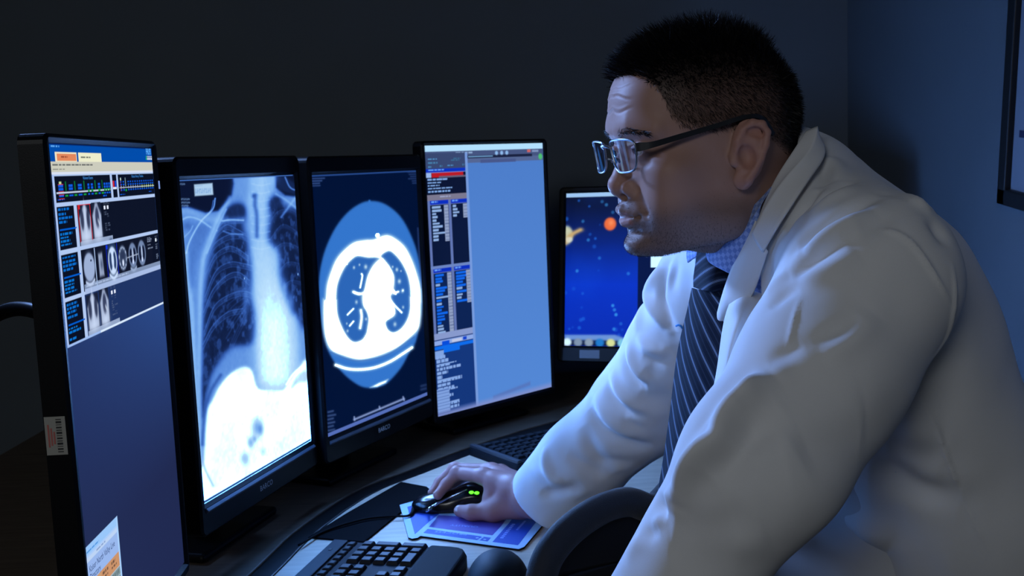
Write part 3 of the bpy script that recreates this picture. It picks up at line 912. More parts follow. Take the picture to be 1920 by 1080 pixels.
# ---------------- space wallpaper (fifth monitor)
def paint_space(pn, split):
    U, V = pn.U, pn.V
    top = np.array([.03, .07, .20]); mid = np.array([.02, .20, .78])
    w = np.clip((V - .05) / .55, 0, 1)[..., None]
    pn.img[...] = top * (1 - w) + mid * w
    pn.mix(np.clip((V - .6) / .4, 0, 1) * .55, (.015, .13, .62))
    pn.mix(np.clip(pn.noise(5, 4, 21, 3) * .10, 0, .3), (.05, .32, .9))
    g = np.random.default_rng(12)
    asp = pn.W / pn.H
    for k in range(75):
        u, v, r = g.random() * 1.0, .04 + .9 * g.random(), .007 + .007 * g.random()
        pn.mix(pn.disc(u, v, r / asp, r, .5) * (.25 + .45 * g.random()), (.12, .42, .88))
    for (a, b, br) in ((1082, 508, 1), (1103, 450, .9), (1149, 573, 1.2), (1152, 581, 1), (1155, 590, 1.3), (1151, 617, 1), (1137, 384, .9), (1149, 398, .7), (1178, 513, .8), (1093, 415, .8), (1129, 378, .7), (1164, 607, .6), (1124, 484, .7)):
        u, v = pn.uv(a, b)
        pn.mix(pn.disc(u, v, .0105 / asp, .0105, .5) * min(1, .6 * br), (.25, .65, .95))
    u, v = pn.uv(1144, 420)
    pn.mix(pn.disc(u, v, .04 / asp, .042, .25), (.93, .42, .22)); pn.mix(pn.blob(u + .004, v - .008, .018 / asp, .02, False) * .7, (1, .62, .4))
    u, v = pn.uv(1062, 441)
    pn.mix(pn.disc(u, v, .045 / asp, .06, .3), (.78, .80, .68)); pn.mix(pn.line([pn.uv(1056, 458), pn.uv(1072, 440), pn.uv(1088, 431)], .014, 4, False), (.78, .66, .45))
    pn.mix(pn.disc(u + .012, v + .03, .016, .018, .4) * .6, (.9, .93, .9))
    pn.rect(0, 0, 1, .022, (.05, .2, .55)); pn.rect(0, .0, .26, .03, (.62, .78, .95)); pn.rect(.22, 0, .75, .03, (.12, .40, .82))
    # dark panel at the right of the wallpaper, with a bright tile on it
    pn.rect(split, .02, 1, 1, (.01, .07, .26))
    u, v = pn.uv(1226, 492)
    pn.rect(u - .012, v - .035, u + .06, v + .035, (.85, .98, 1))
    # taskbar
    pn.rect(0, .955, 1, 1, (.02, .07, .22))
    pn.mix(pn.poly([(0, .93), (.22, .925), (.26, .945), (.36, .945), (.36, .965), (0, .962)], .006, 0, False), (.42, .58, .85))
    for k, c in enumerate(((.85, .95, .98), (.5, .58, .68), (.55, .62, .70), (.12, .48, .80), (.85, .88, .60), (.50, .78, .90), (.35, .65, .9), (.85, .95, 1))):
        pn.mix(pn.disc(.012 + .0475 * k, .978, .019, .026, .4), c)
# ------------------------------------------------------------------ monitors
M_LIP = mat('satin_grey_lip', (.10, .12, .16), .45, spec=.4)
M_LOGO = mat('silver_lettering', (0.6, 0.62, 0.66), 0.5)
M_BLUE_TXT = mat('screen_blue_writing', (0, 0, 0), emit=(0.05, 0.30, 0.85), estr=0.8)
M_LBLUE_TXT = mat('screen_light_blue_writing', (0, 0, 0), emit=(0.13, 0.48, 1.0), estr=1.1)
M_INK_TXT = mat('screen_dark_writing', (0.005, 0.01, 0.05), 0.6, emit=(0.012, 0.03, 0.12), estr=1.0)


def frame_ring(pn, B, z0, z1, lip, chamfer):
    """monitor front frame: a rectangular ring with rounded outer corners and a sloping inner lip. B = side, top, bottom"""
    bs, bt, bb = B
    hw, hh = pn.W / 2, pn.H / 2
    def rect(x0, y0, x1, y1, r, n=5):
        out = []
        for cx, cy, a0 in ((x1 - r, y1 - r, 0), (x0 + r, y1 - r, 90), (x0 + r, y0 + r, 180), (x1 - r, y0 + r, 270)):
            for k in range(n):
                a = math.radians(a0 + 90 * k / (n - 1))
                out.append((cx + r * math.cos(a), cy + r * math.sin(a)))
        return out
    rings = [(rect(-hw - bs, -hh - bb, hw + bs, hh + bt, .010), z0),
             (rect(-hw - bs, -hh - bb, hw + bs, hh + bt, .010), z1 - .003),
             (rect(-hw - bs + .003, -hh - bb + .003, hw + bs - .003, hh + bt - .003, .008), z1),
             (rect(-hw - chamfer, -hh - chamfer, hw + chamfer, hh + chamfer, .0012), z1),
             (rect(-hw - .0002, -hh - .0002, hw + .0002, hh + .0002, .0006), -.0008)]
    V, F = [], []
    n = 20
    for pts, z in rings:
        for a, b in pts:
            V.append(pn.c + a * pn.rt + b * pn.up + z * pn.n)
    for k in range(len(rings) - 1):
        for i in range(n):
            j = (i + 1) % n
            F.append((k * n + i, k * n + j, (k + 1) * n + j, (k + 1) * n + i))
    F.append(tuple(range(n - 1, -1, -1)))
    return V, F


def monitor(label, pn, B, thick, base_z, boost, gain=1.0, back=.05, name='monitor', bcol=(.02, 1.05, 3.0), mat_=None, foot=(.22, .15)):
    m = mat_ or M_BLACK
    hw, hh = pn.W / 2, pn.H / 2
    foot_c = pn.c - pn.n * (thick + back + .03)
    root = empty(name, (foot_c[0], foot_c[1], base_z), label, 'monitor')
    V, F = frame_ring(pn, B, -thick, .004, 0, .005)
    link('bezel', pymesh('bezel', V, F), m, root, False)
    scr = pn.build(root, boost, gain, bcol)
    # tapering back shell
    bm = bmesh.new()
    a = [(-hw - B[0] + .004, -hh - B[2] + .004), (hw + B[0] - .004, -hh - B[2] + .004), (hw + B[0] - .004, hh + B[1] - .004), (-hw - B[0] + .004, hh + B[1] - .004)]
    b = [(x * .72, y * .72) for x, y in a]
    vs = [bm.verts.new(pn.c + x * pn.rt + y * pn.up - (thick - .001) * pn.n) for x, y in a] + [bm.verts.new(pn.c + x * pn.rt + y * pn.up - (thick + back) * pn.n) for x, y in b]
    for i in range(4):
        j = (i + 1) % 4
        bm.faces.new((vs[i], vs[j], vs[4 + j], vs[4 + i]))
    bm.faces.new(vs[4:]); bm.faces.new(vs[:4][::-1])
    link('back_shell', bm_mesh('back_shell', bm), m, root, False)
    # stand
    nh = nrm(pn.n * np.array([1, 1, 0]))
    top = pn.c[2] - .02
    colc = pn.c - pn.n * (thick + back) - nh * .02
    rbox('stand_column', (.075, .03, top - base_z - .01), frame_matrix((colc[0], colc[1], (top + base_z + .01) / 2), pn.rt, -nh, np.array([0, 0, 1.])), m, root, r=.006)
    fc = colc + nh * .0
    rbox('stand_base', (foot[0], foot[1], .014), frame_matrix((fc[0], fc[1], base_z + .0072), pn.rt, -nh, np.array([0, 0, 1.])), m, root, r=.006, seg=3)
    return root, scr


# first monitor, nearly edge-on at the left
p1 = Panel((-.433, 1.16, 1.285 - .231), 1.613, .3334, .5334, 440, 700)
paint_worklist(p1)
mon1, s1 = monitor('tall portrait monitor at the far left showing a patient worklist with thumbnails', p1, (.012, .009, .016), .022, DESK_Z, .0, back=.012)
text('brand_writing', 'PHILIPS', .0105, p1.M(.925, .0145), M_LBLUE_TXT, s1, bold=True, sx=.60)
text('heading_writing', 'Patient History Timeline', .0046, p1.M(.80, .0655), M_BLUE_TXT, s1, 'CENTER')
text('heading_writing', 'Relevant Exams', .0046, p1.M(.30, .0655), M_BLUE_TXT, s1, 'CENTER')
text('page_writing', 'Kaiser North Valley Live', .0098, p1.M(.025, .785), M_INK_TXT, s1, sx=.78)
text('page_writing', 'Directory', .0098, p1.M(.025, .801), M_INK_TXT, s1, sx=.78)
# asset sticker with bar code on the side of the first monitor
M_STK = mat('sticker_paper', (0.34, 0.33, 0.29), 0.7)
M_STKR = mat('sticker_red_print', (0.45, 0.12, 0.1), 0.7)
M_STKK = mat('sticker_black_print', (0.02, 0.02, 0.02), 0.7)
sx_, sy_, sn_ = -p1.n, p1.up, -p1.rt
side0 = p1.c - p1.rt * (p1.W / 2 + .012)
v_ = P(105, 817, 1.0) - CAMPOS
t_ = ((side0 - CAMPOS) @ sn_) / (v_ @ sn_)
stc = CAMPOS + v_ * t_
off = (stc - side0) @ p1.n
stc = stc - p1.n * (off + .0113)
SW, SH = .0195, .037
stk = rbox('asset_sticker', (SW, SH, .0004), frame_matrix(stc + sn_ * .0004, p1.n, p1.up, sn_), M_STK, mon1, r=0)
for k in range(13):
    w = (.0009, .0016, .0007, .0021)[k % 4]
    rbox('bar', (.0052, w, .0001), frame_matrix(stc + sn_ * .0007 + p1.n * .0035 + p1.up * (-.0155 + .0026 * k), p1.n, p1.up, sn_), M_STKK, stk, r=0)
for k in range(3):
    rbox('red_print', (.0016, .022 - .005 * k, .0001), frame_matrix(stc + sn_ * .0007 + p1.n * (-.0065 + .0026 * k) + p1.up * (-.001 * k), p1.n, p1.up, sn_), M_STKR, stk, r=0)
# power light at the right edge of the first monitor bezel
lz = p1.at(1.02, .085, .0045)
rbox('power_light', (.003, .010, .001), frame_matrix(lz, p1.rt, p1.up, p1.n), mat('led_white', (.1, .1, .1), emit=(.25, .4, .9), estr=.8), mon1, r=0)

# second monitor
p2 = Panel((-.381, 1.533, 1.285 - .221), 1.302, .324, .432, 360, 480)
paint_chest(p2)
mon2, s2 = monitor('black portrait monitor showing a chest x-ray', p2, (.014, .030, .044), .045, DESK_Z, 10.0, bcol=(.08, .60, 2.2))
# third monitor
p3 = Panel((-.243, 1.86, 1.285 - .223), 1.114, .324, .432, 320, 426)
paint_ct(p3)
mon3, s3 = monitor('black portrait monitor showing a round CT slice', p3, (.014, .030, .044), .045, DESK_Z, 29.0, bcol=(.50, 1.15, 3.0))
for mm, pn in ((mon2, p2), (mon3, p3)):
    c = pn.c - pn.up * (pn.H / 2 + .028) + pn.n * .0044
    q45 = [nrm(pn.up + pn.n), nrm(pn.n - pn.up)]
    rbox('bezel_lip', (pn.W + .004, .0055, .0055), frame_matrix(pn.c - pn.up * (pn.H / 2 + .0095) + pn.n * .0040, pn.rt, q45[0], q45[1]), M_LIP, mm, r=.001)
    text('logo_writing', 'BARCO', .0115, frame_matrix(c, pn.rt, pn.up, pn.n), M_LOGO, mm, 'CENTER')
# fourth monitor
p4 = Panel((-.039, 2.161, 1.285 - .226), .79, .3314, .5298, 300, 480)
paint_orders(p4)
mon4, s4 = monitor('portrait monitor with a blank pale blue pane and text columns', p4, (.012, .009, .016), .022, DESK_Z, .45, 1.0)
# fifth monitor, behind the man's chin
H5, W5, Y5, T5 = .338, .52, -.33, .17
yaw5 = -math.asin(.33)
tl5 = P(1062, 363, 2.36)
rt5 = np.array([math.cos(yaw5), math.sin(yaw5), 0]); n50 = np.array([math.sin(yaw5), -math.cos(yaw5), 0])
up5 = math.cos(T5) * np.array([0, 0, 1.]) - math.sin(T5) * n50
p5 = Panel(tl5 + rt5 * W5 / 2 - up5 * H5 / 2, yaw5, W5, H5, 330, 216, T5)
paint_space(p5, p5.uv(1197, 520)[0])
mon5, s5 = monitor('wide desktop monitor with planets and stars wallpaper behind the man', p5, (.016, .014, .036), .03, DESK_Z, .25, 1.0)
c = p5.at(p5.uv(1107, 600)[0], 1.0, .0045) - p5.up * .018
rbox('maker_plate', (.045, .018, .001), frame_matrix(c, p5.rt, p5.up, p5.n), mat('plate_grey', (.1, .11, .13), .4), mon5, r=0)

# cables hanging behind the first monitor
cb = [P(-60, 640, 1.25), P(-20, 600, 1.25), P(15, 582, 1.22), P(50, 580, 1.18), P(90, 590, 1.15)]
cable = tube('power_cable', spline(cb, 8), .0085, M_BLACK, mon1, 10)
# ------------------------------------------------------------------ desks
def wood(name, c1, c2, sc=26.0, rot=0.6, rough=.42):
    m = bpy.data.materials.new(name)
    m.use_nodes = True
    nt = m.node_tree
    b = nt.nodes['Principled BSDF']
    tc = nt.nodes.new('ShaderNodeTexCoord')
    mp = nt.nodes.new('ShaderNodeMapping')
    mp.inputs['Rotation'].default_value = (0, 0, rot)
    mp.inputs['Scale'].default_value = (1, 12, 12)
    n = nt.nodes.new('ShaderNodeTexNoise')
    n.inputs['Scale'].default_value = sc
    n.inputs['Detail'].default_value = 6
    r = nt.nodes.new('ShaderNodeValToRGB')
    r.color_ramp.elements[0].position = .3
    r.color_ramp.elements[0].color = (*c1, 1)
    r.color_ramp.elements[1].position = .7
    r.color_ramp.elements[1].color = (*c2, 1)
    nt.links.new(tc.outputs['Object'], mp.inputs[0]); nt.links.new(mp.outputs[0], n.inputs[0])
    nt.links.new(n.outputs['Fac'], r.inputs[0]); nt.links.new(r.outputs[0], b.inputs['Base Color'])
    b.inputs['Roughness'].default_value = rough
    b.inputs['Specular IOR Level'].default_value = .35
    return m


M_WOOD = wood('maple_laminate', (.54, .43, .31), (.68, .56, .43), 9.0, .35)
M_WOODR = wood('shaded_laminate', (.085, .062, .042), (.13, .098, .068), 9.0, .35, .6)  # rear deck's shade put into a darker wood colour
seam = [on_z(430, 1160)[:2], on_z(530, 1062)[:2], on_z(600, 993)[:2], on_z(700, 924)[:2], on_z(800, 884)[:2], on_z(900, 845)[:2], on_z(1030, 803)[:2], on_z(1150, 775)[:2], on_z(1300, 750)[:2]]
seam = spline(np.array(seam), 6)
nn = nrm(np.stack([-np.gradient(seam[:, 1]), np.gradient(seam[:, 0])], 1))   # to the rear left
dk = empty('desk', (.0, 1.6, 0), 'pale wood desktop carrying the keyboards and mouse pad', 'desk')
front_pts = list(seam) + [(.80, 2.30), (.80, 1.98), (.50, 1.94), (.36, 1.84), (.24, 1.66), (.11, 1.46), (.03, 1.30), (.0, 1.12), (-.02, .95), (-.30, .95)]
prism('desktop', front_pts, (DESK_Z - .028, DESK_Z), M_WOOD, dk, r=.003)
g0, g1 = seam + nn * .002, seam + nn * .034
prism('cable_channel', list(g0) + list(g1[::-1]), (DESK_Z - .03, DESK_Z - .001), M_BLACK, dk, r=.002)
for (x, y) in ((-.22, 1.1), (.02, 1.2), (.70, 2.12), (.1, 1.95)):
    rbox('leg', (.06, .06, DESK_Z - .03), Matrix.Translation((x, y, (DESK_Z - .03) / 2)), M_DARKGREY, dk, r=.004)
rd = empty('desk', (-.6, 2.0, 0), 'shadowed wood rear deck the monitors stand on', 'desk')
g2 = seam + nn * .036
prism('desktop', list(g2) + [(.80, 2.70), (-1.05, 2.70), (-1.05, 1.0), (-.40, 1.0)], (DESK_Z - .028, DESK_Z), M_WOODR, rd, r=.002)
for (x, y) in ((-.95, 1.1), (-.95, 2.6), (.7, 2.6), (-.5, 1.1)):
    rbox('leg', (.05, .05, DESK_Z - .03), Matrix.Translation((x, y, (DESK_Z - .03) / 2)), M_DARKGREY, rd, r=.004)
# black mat tucked along the rear edge of the desk
mt = [on_z(*q)[:2] for q in ((578, 1010), (683, 1019), (748, 966), (812, 925), (800, 915), (752, 906), (650, 965))]
mo = prism('desk_mat', mt, (DESK_Z + .0003, DESK_Z + .003), mat('black_mat', (.003, .003, .004), .9, spec=.05), None, r=.0008)
tag(mo, 'thin black desk mat lying under the mouse cable', 'mat')
# ------------------------------------------------------------------ implicit surfaces -> meshes (for the figure)
def smin(a, b, k):
    h = np.clip(.5 + .5 * (b - a) / k, 0, 1)
    return b + (a - b) * h - k * h * (1 - h)


def smax(a, b, k):
    return -smin(-a, -b, k)


def sph(p, c, r):
    return np.sqrt(((p - np.asarray(c, np.float32)) ** 2).sum(-1)) - r


def ell(p, c, r, R=None):
    q = p - np.asarray(c, np.float32)
    if R is not None:
        q = q @ np.asarray(R, np.float32).T          # rows of R are the local axes
    r = np.asarray(r, np.float32)
    k0 = np.sqrt(((q / r) ** 2).sum(-1))
    k1 = np.sqrt(((q / (r * r)) ** 2).sum(-1)) + 1e-9
    return k0 * (k0 - 1) / k1


def cone(p, a, b, ra, rb):
    a = np.asarray(a, np.float32); b = np.asarray(b, np.float32)
    d = b - a
    q = p - a
    t = np.clip((q @ d) / (d @ d), 0, 1)
    return np.sqrt(((q - t[..., None] * d) ** 2).sum(-1)) - (ra + (rb - ra) * t)


def chain(p, pts, rs, k=0.0):
    out = None
    for i in range(len(pts) - 1):
        c = cone(p, pts[i], pts[i + 1], rs[i], rs[i + 1])
        out = c if out is None else (np.minimum(out, c) if k == 0 else smin(out, c, k))
    return out


def net(f, lo, hi, h, blk=8, lip=1.25):
    """sample f near its zero set on a grid of step h and return a quad mesh (surface nets)"""
    lo = np.asarray(lo, float); hi = np.asarray(hi, float)
    nb = np.ceil((hi - lo) / (h * blk)).astype(int)
    n = nb * blk
    g = [lo[i] + (np.arange(nb[i]) + .5) * blk * h - h * .5 for i in range(3)]
    C = np.stack(np.meshgrid(*g, indexing='ij'), -1).astype(np.float32)
    fc = f(C.reshape(-1, 3)).reshape(nb)
    D = np.repeat(np.repeat(np.repeat(np.where(fc < 0, -1., 1.).astype(np.float32), blk, 0), blk, 1), blk, 2)
    act = np.argwhere(np.abs(fc) < blk * h * .87 * lip + h)
    o = np.arange(blk)
    off = np.stack(np.meshgrid(o, o, o, indexing='ij'), -1).reshape(-1, 3)
    for s in range(0, len(act), 600):
        a = act[s:s + 600]
        ijk = (a[:, None, :] * blk + off[None]).reshape(-1, 3)
        D[ijk[:, 0], ijk[:, 1], ijk[:, 2]] = f((lo + ijk * h).astype(np.float32))
    ins = D < 0
    cnt = np.zeros(tuple(n - 1), np.int8)
    for a in (0, 1):
        for b in (0, 1):
            for c in (0, 1):
                cnt += ins[a:n[0] - 1 + a, b:n[1] - 1 + b, c:n[2] - 1 + c]
    cells = np.argwhere((cnt > 0) & (cnt < 8))
    cid = np.full(tuple(n - 1), -1, np.int32)
    cid[cells[:, 0], cells[:, 1], cells[:, 2]] = np.arange(len(cells))
    cor = np.array([(a, b, c) for a in (0, 1) for b in (0, 1) for c in (0, 1)])
    val = np.stack([D[cells[:, 0] + a, cells[:, 1] + b, cells[:, 2] + c] for a, b, c in cor], 1)
    acc = np.zeros((len(cells), 3)); num = np.zeros(len(cells))
    for i in range(8):
        for j in range(i + 1, 8):
            if np.abs(cor[i] - cor[j]).sum() == 1:
                m = (val[:, i] < 0) != (val[:, j] < 0)
                t = val[:, i] / (val[:, i] - val[:, j] + 1e-12)
                acc[m] += (cor[i] + t[:, None] * (cor[j] - cor[i]))[m]
                num[m] += 1
    V = lo + (cells + acc / np.maximum(num, 1)[:, None]) * h
    F = []
    for ax in range(3):
        sl0 = [slice(1, n[i] - 1) for i in range(3)]; sl1 = list(sl0)
        sl0[ax] = slice(0, n[ax] - 1); sl1[ax] = slice(1, n[ax])
        A, B = ins[tuple(sl0)], ins[tuple(sl1)]
        e = np.argwhere(A != B)
        if not len(e):
            continue
        flip = A[e[:, 0], e[:, 1], e[:, 2]]
        base = e.copy()
        for i in range(3):
            if i != ax:
                base[:, i] += 1
        u, v = (ax + 1) % 3, (ax + 2) % 3
        du = np.zeros(3, int); du[u] = 1
        dv = np.zeros(3, int); dv[v] = 1
        def gid(x):
            return cid[x[:, 0], x[:, 1], x[:, 2]]
        q = np.stack([gid(base - du - dv), gid(base - dv), gid(base), gid(base - du)], 1)
        q[~flip] = q[~flip][:, ::-1]
        F.append(q)
    F = np.concatenate(F)
    F = F[(F >= 0).all(1)]
    return V, F


def vnormals(V, F):
    n = np.cross(V[F[:, 2]] - V[F[:, 0]], V[F[:, 3]] - V[F[:, 1]])
    N = np.zeros_like(V)
    for k in range(4):
        for c in range(3):
            N[:, c] += np.bincount(F[:, k], n[:, c], len(V))
    return N / (np.linalg.norm(N, axis=1, keepdims=True) + 1e-12)


def relax(V, F, it=1, lam=.5):
    for _ in range(it):
        S = np.zeros_like(V); c = np.zeros(len(V))
        for a, b in ((0, 1), (1, 2), (2, 3), (3, 0)):
            for x, y in ((a, b), (b, a)):
                for k in range(3):
                    S[:, k] += np.bincount(F[:, x], V[F[:, y], k], len(V))
                c += np.bincount(F[:, x], minlength=len(V))
        V = V + lam * (S / np.maximum(c, 1)[:, None] - V)
    return V


def ss(a, b, x):
    t = np.clip((x - a) / (b - a), 0, 1)
    return t * t * (3 - 2 * t)
# ------------------------------------------------------------------ the man: head (local frame x forward, y his left, z up, origin between the ears)
HY, HP, HR = math.radians(14), math.radians(4.6), math.radians(0)
f0 = np.array([-math.cos(HY), -math.sin(HY), 0])
HL = np.array([math.sin(HY), -math.cos(HY), 0])
HF = math.cos(HP) * f0 - math.sin(HP) * np.array([0, 0, 1.])
HU = math.cos(HP) * np.array([0, 0, 1.]) + math.sin(HP) * f0
HL, HU = math.cos(HR) * HL + math.sin(HR) * HU, math.cos(HR) * HU - math.sin(HR) * HL
HO = P(1328, 302, 1.135)
HROT = np.stack([HF, HL, HU])                       # world -> local rows


def h2w(p):
    return HO + np.asarray(p, float) @ HROT


def w2h(p):
    return (np.asarray(p) - HO) @ HROT.T


NECK = w2h(P(1455, 425, 1.165))                     # base of the neck, inside the collar
zk = np.array([-.118, -.106, -.097, -.088, -.078, -.065, -.047, -.030, -.010, .010, .030, .045, .060, .080, .100, .116, .128, .1355, .1385])
xfk = np.array([.030, .055, .072, .083, .087, .083, .085, .087, .087, .086, .088, .0935, .0945, .0905, .079, .063, .043, .020, .0])
xbk = np.array([-.010, -.030, -.036, -.042, -.048, -.058, -.070, -.078, -.088, -.094, -.098, -.099, -.098, -.091, -.077, -.060, -.040, -.018, .0])
wk = np.array([.012, .030, .042, .051, .057, .062, .066, .0685, .0705, .0725, .0740, .0755, .0770, .0750, .0650, .0510, .0350, .0160, .001])
# smooth the section tables
_zd = np.linspace(zk[0], zk[-1], 300)


def _sm(v):
    t = np.interp(_zd, zk, v)
    k = np.exp(-.5 * (np.arange(-30, 31) / 9.0) ** 2); k /= k.sum()
    pad = np.concatenate([2 * t[0] - t[30:0:-1], t, 2 * t[-1] - t[-2:-32:-1]])
    u = np.convolve(pad, k, 'valid')
    e = ss(.118, .131, _zd)
    return u * (1 - e) + t * e


XFD, XBD, WD = _sm(xfk), _sm(xbk), _sm(wk)
# ear outline in its own plane: a forward, b up
EAR_RIM = [(.010, .004), (.013, .016), (.010, .026), (.001, .0325), (-.010, .031), (-.0175, .023), (-.019, .010), (-.0165, -.004), (-.011, -.015), (-.006, -.024)]
EAR_ANTI = [(-.002, .022), (-.009, .014), (-.0115, .003), (-.008, -.009), (-.001, -.014)]


def ear_pt(s, a, b, o):
    """point of the ear on side s; o outward from the ear plane"""
    a, b = a * .86, b * 1.08
    t = math.radians(14)
    a2, b2 = a * math.cos(t) + b * -math.sin(t) * 1.0, a * math.sin(t) * .3 + b * math.cos(t)
    fl = math.radians(20)
    x = a2 * math.cos(fl)
    y = -a2 * math.sin(fl) + o
    return np.array([x - .003, s * (.0715 + y), b2 + .006])


def warp(p):
    """local -> canonical face coordinates (this man's proportions)"""
    p = np.array(p, np.float32)
    x, z = p[..., 0].copy(), p[..., 2].copy()
    p[..., 0] = x - .0085 * ss(.0, .06, x) - .003 * ss(.06, .1, z) * ss(0, .06, x)
    z = z + .0050 * np.exp(-((z - .035) / .027) ** 2)
    p[..., 2] = np.where(z < -.045, -.045 + (z + .045) * 1.17, z)
    return p


def unwarp(q):
    """canonical -> local, by fixed-point iteration"""
    q = np.asarray(q, float)
    p = q.copy()
    for _ in range(12):
        p = p + (q - warp(p))
    return p


def head_sdf(pw):
    p = warp((pw - HO) @ HROT.T)
    x, ay, z = p[:, 0], np.abs(p[:, 1]), p[:, 2]
    xf = np.interp(z, _zd, XFD); xb = np.interp(z, _zd, XBD); w = np.interp(z, _zd, WD)
    xc = np.interp(z, [-.12, -.06, 0, .06, .13], [.015, .005, -.010, -.012, 0])
    a = np.maximum(np.where(x > xc, xf - xc, xc - xb), .004)
    n = np.where(x > xc, 2.35, 2.15)
    w = np.maximum(w, .003)
    q = ((np.abs(x - xc) / a) ** n + (ay / w) ** n) ** (1 / n)
    g = np.sqrt(((x - xc) / (a * a)) ** 2 + (ay / (w * w)) ** 2) / np.maximum(q, 1e-3)
    d = (q - 1) / np.maximum(g, 6.0)
    d = np.maximum(d, np.maximum(z - .1378, -.117 - z))
    q3 = np.stack([x, ay, z], -1)
    d = smax(d, (-.104 + .30 * np.clip(.07 - x, 0, .2)) - z, .012)
    # neck
    d = smin(d, cone(p, (-.028, 0, -.045), NECK, .055, .058), .022)
    d = smin(d, cone(p, (.005, 0, -.080), NECK + np.array([-.005, 0, .01]), .026, .036), .025)
    # brow, cheek, jaw, chin
    d = smin(d, chain(q3, [(.086, .004, .046), (.083, .026, .050), (.068, .050, .045)], [.008, .0085, .007]), .012)
    d = smin(d, sph(q3, (.056, .050, -.004), .0205), .022)
    d = smin(d, sph(q3, (.052, .040, -.040), .026), .022)
    d = smin(d, sph(q3, (.010, .049, -.062), .018), .025)
    d = smin(d, ell(p, (.0775, 0, -.084), (.0165, .022, .014)), .014)
    d = smin(d, ell(p, (.074, 0, -.043), (.0215, .030, .024)), .012)
    # eye sockets
    d = smax(d, -ell(q3, (.097, .031, .026), (.0165, .021, .0125)), .010)
    # eyeball bulge with lids
    d = smin(d, sph(q3, (.0715, .032, .0245), .0148), .004)
    # nose
    nose = chain(p, [(.0790, 0, .034), (.0835, 0, .018), (.0895, 0, .000), (.0935, 0, -.0100)], [.0075, .0080, .0092, .0112], .004)
    nose = smin(nose, sph(p, (.0945, 0, -.0130), .0120), .004)
    nose = smin(nose, ell(q3, (.0870, .0148, -.0160), (.0110, .0080, .0088)), .005)
    nose = smin(nose, cone(p, (.092, 0, -.019), (.085, 0, -.027), .006, .007), .006)
    d = smin(d, nose, .0075)
    d = smax(d, -ell(q3, (.0905, .0075, -.0250), (.0060, .0036, .0045)), .003)
    d = smax(d, -chain(q3, [(.0920, .0245, -.0085), (.0850, .0260, -.019)], [.0022, .0022]), .005)
    # philtrum and lips
    d = smin(d, chain(q3, [(.0795, .0255, -.0462), (.0900, .0125, -.0412), (.0945, .0045, -.0388), (.0935, 0, -.0402)], [.0028, .0050, .0055, .0053]), .003)
    d = smin(d, chain(q3, [(.0800, .0240, -.0478), (.0890, .0120, -.0535), (.0915, 0, -.0550)], [.0028, .0055, .0063]), .003)
    d = smax(d, -chain(q3, [(.0830, .0268, -.0465), (.0940, .0130, -.0468), (.1010, 0, -.0462)], [.0005, .0012, .0013]), .0022)
    d = smax(d, -sph(q3, (.0890, .0285, -.0475), .0030), .006)
    # nasolabial fold and groove above the chin
    d = smax(d, -chain(q3, [(.0925, .0225, -.012), (.0890, .0315, -.026), (.0820, .0375, -.043)], [.0022, .0026, .0018]), .009)
    d = smax(d, -chain(q3, [(.0975, 0, -.0675), (.0905, .016, -.0655)], [.0045, .0035]), .009)
    # under-eye crease
    d = smax(d, -chain(q3, [(.0915, .020, .010), (.0870, .034, .006), (.0800, .046, .010)], [.0012, .0015, .0006]), .008)
    # eyelid slit
    d = smax(d, -ell(q3, (.0870, .0325, .0242), (.0085, .0128, .0048)), .0016)
    d = smin(d, chain(q3, [(.0828, .0205, .0235), (.0862, .0265, .0290), (.0857, .0345, .0300), (.0795, .0455, .0245)], [.0012, .0016, .0016, .0012]), .003)
    # ears
    near = (np.abs(x) < .05) & (ay > .045) & (np.abs(z) < .06)
    if near.any():
        e = q3[near]
        dd = d[near]
        ear = chain(e, [ear_pt(1, a_, b_, .013 + .002 * (i > 2)) for i, (a_, b_) in enumerate(EAR_RIM)], [.0030, .0034, .0038, .0042, .0042, .0040, .0038, .0036, .0040, .0050], .002)
        R = np.stack([nrm(ear_pt(1, 1, 0, 0) - ear_pt(1, 0, 0, 0)), nrm(np.cross(ear_pt(1, 0, 1, 0) - ear_pt(1, 0, 0, 0), ear_pt(1, 1, 0, 0) - ear_pt(1, 0, 0, 0))), nrm(ear_pt(1, 0, 1, 0) - ear_pt(1, 0, 0, 0))])
        plate = ell(e, ear_pt(1, -.003, .006, .0088), (.0165, .0068, .0325), R)
        ear = smin(ear, plate, .004)
        ear = smin(ear, chain(e, [ear_pt(1, a_, b_, .0125) for a_, b_ in EAR_ANTI], [.0022, .0030, .0034, .0034, .0030], .002), .004)
        ear = smin(ear, ell(e, ear_pt(1, -.001, -.0250, .0105), (.0085, .0048, .0095), R), .006)
        ear = smin(ear, cone(e, ear_pt(1, .012, .000, .007), ear_pt(1, .011, -.007, .0095), .0042, .0042), .004)
        ear = smin(ear, cone(e, ear_pt(1, -.004, .004, 0), ear_pt(1, -.006, .006, -.012), .014, .016), .006)
        ear = smax(ear, -ell(e, ear_pt(1, .0015, -.001, .0165), (.0085, .0085, .0125), R), .004)
        ear = smax(ear, -ell(e, ear_pt(1, -.004, .0235, .0160), (.008, .0035, .0045), R), .004)
        d[near] = smin(dd, ear, .004)
    return d


HV, HFc = net(head_sdf, HO - np.array([.19, .19, .26]), HO + np.array([.24, .19, .17]), .0015, lip=1.9)
HN = vnormals(HV, HFc)
HLc = warp(w2h(HV)).astype(float)  # noqa
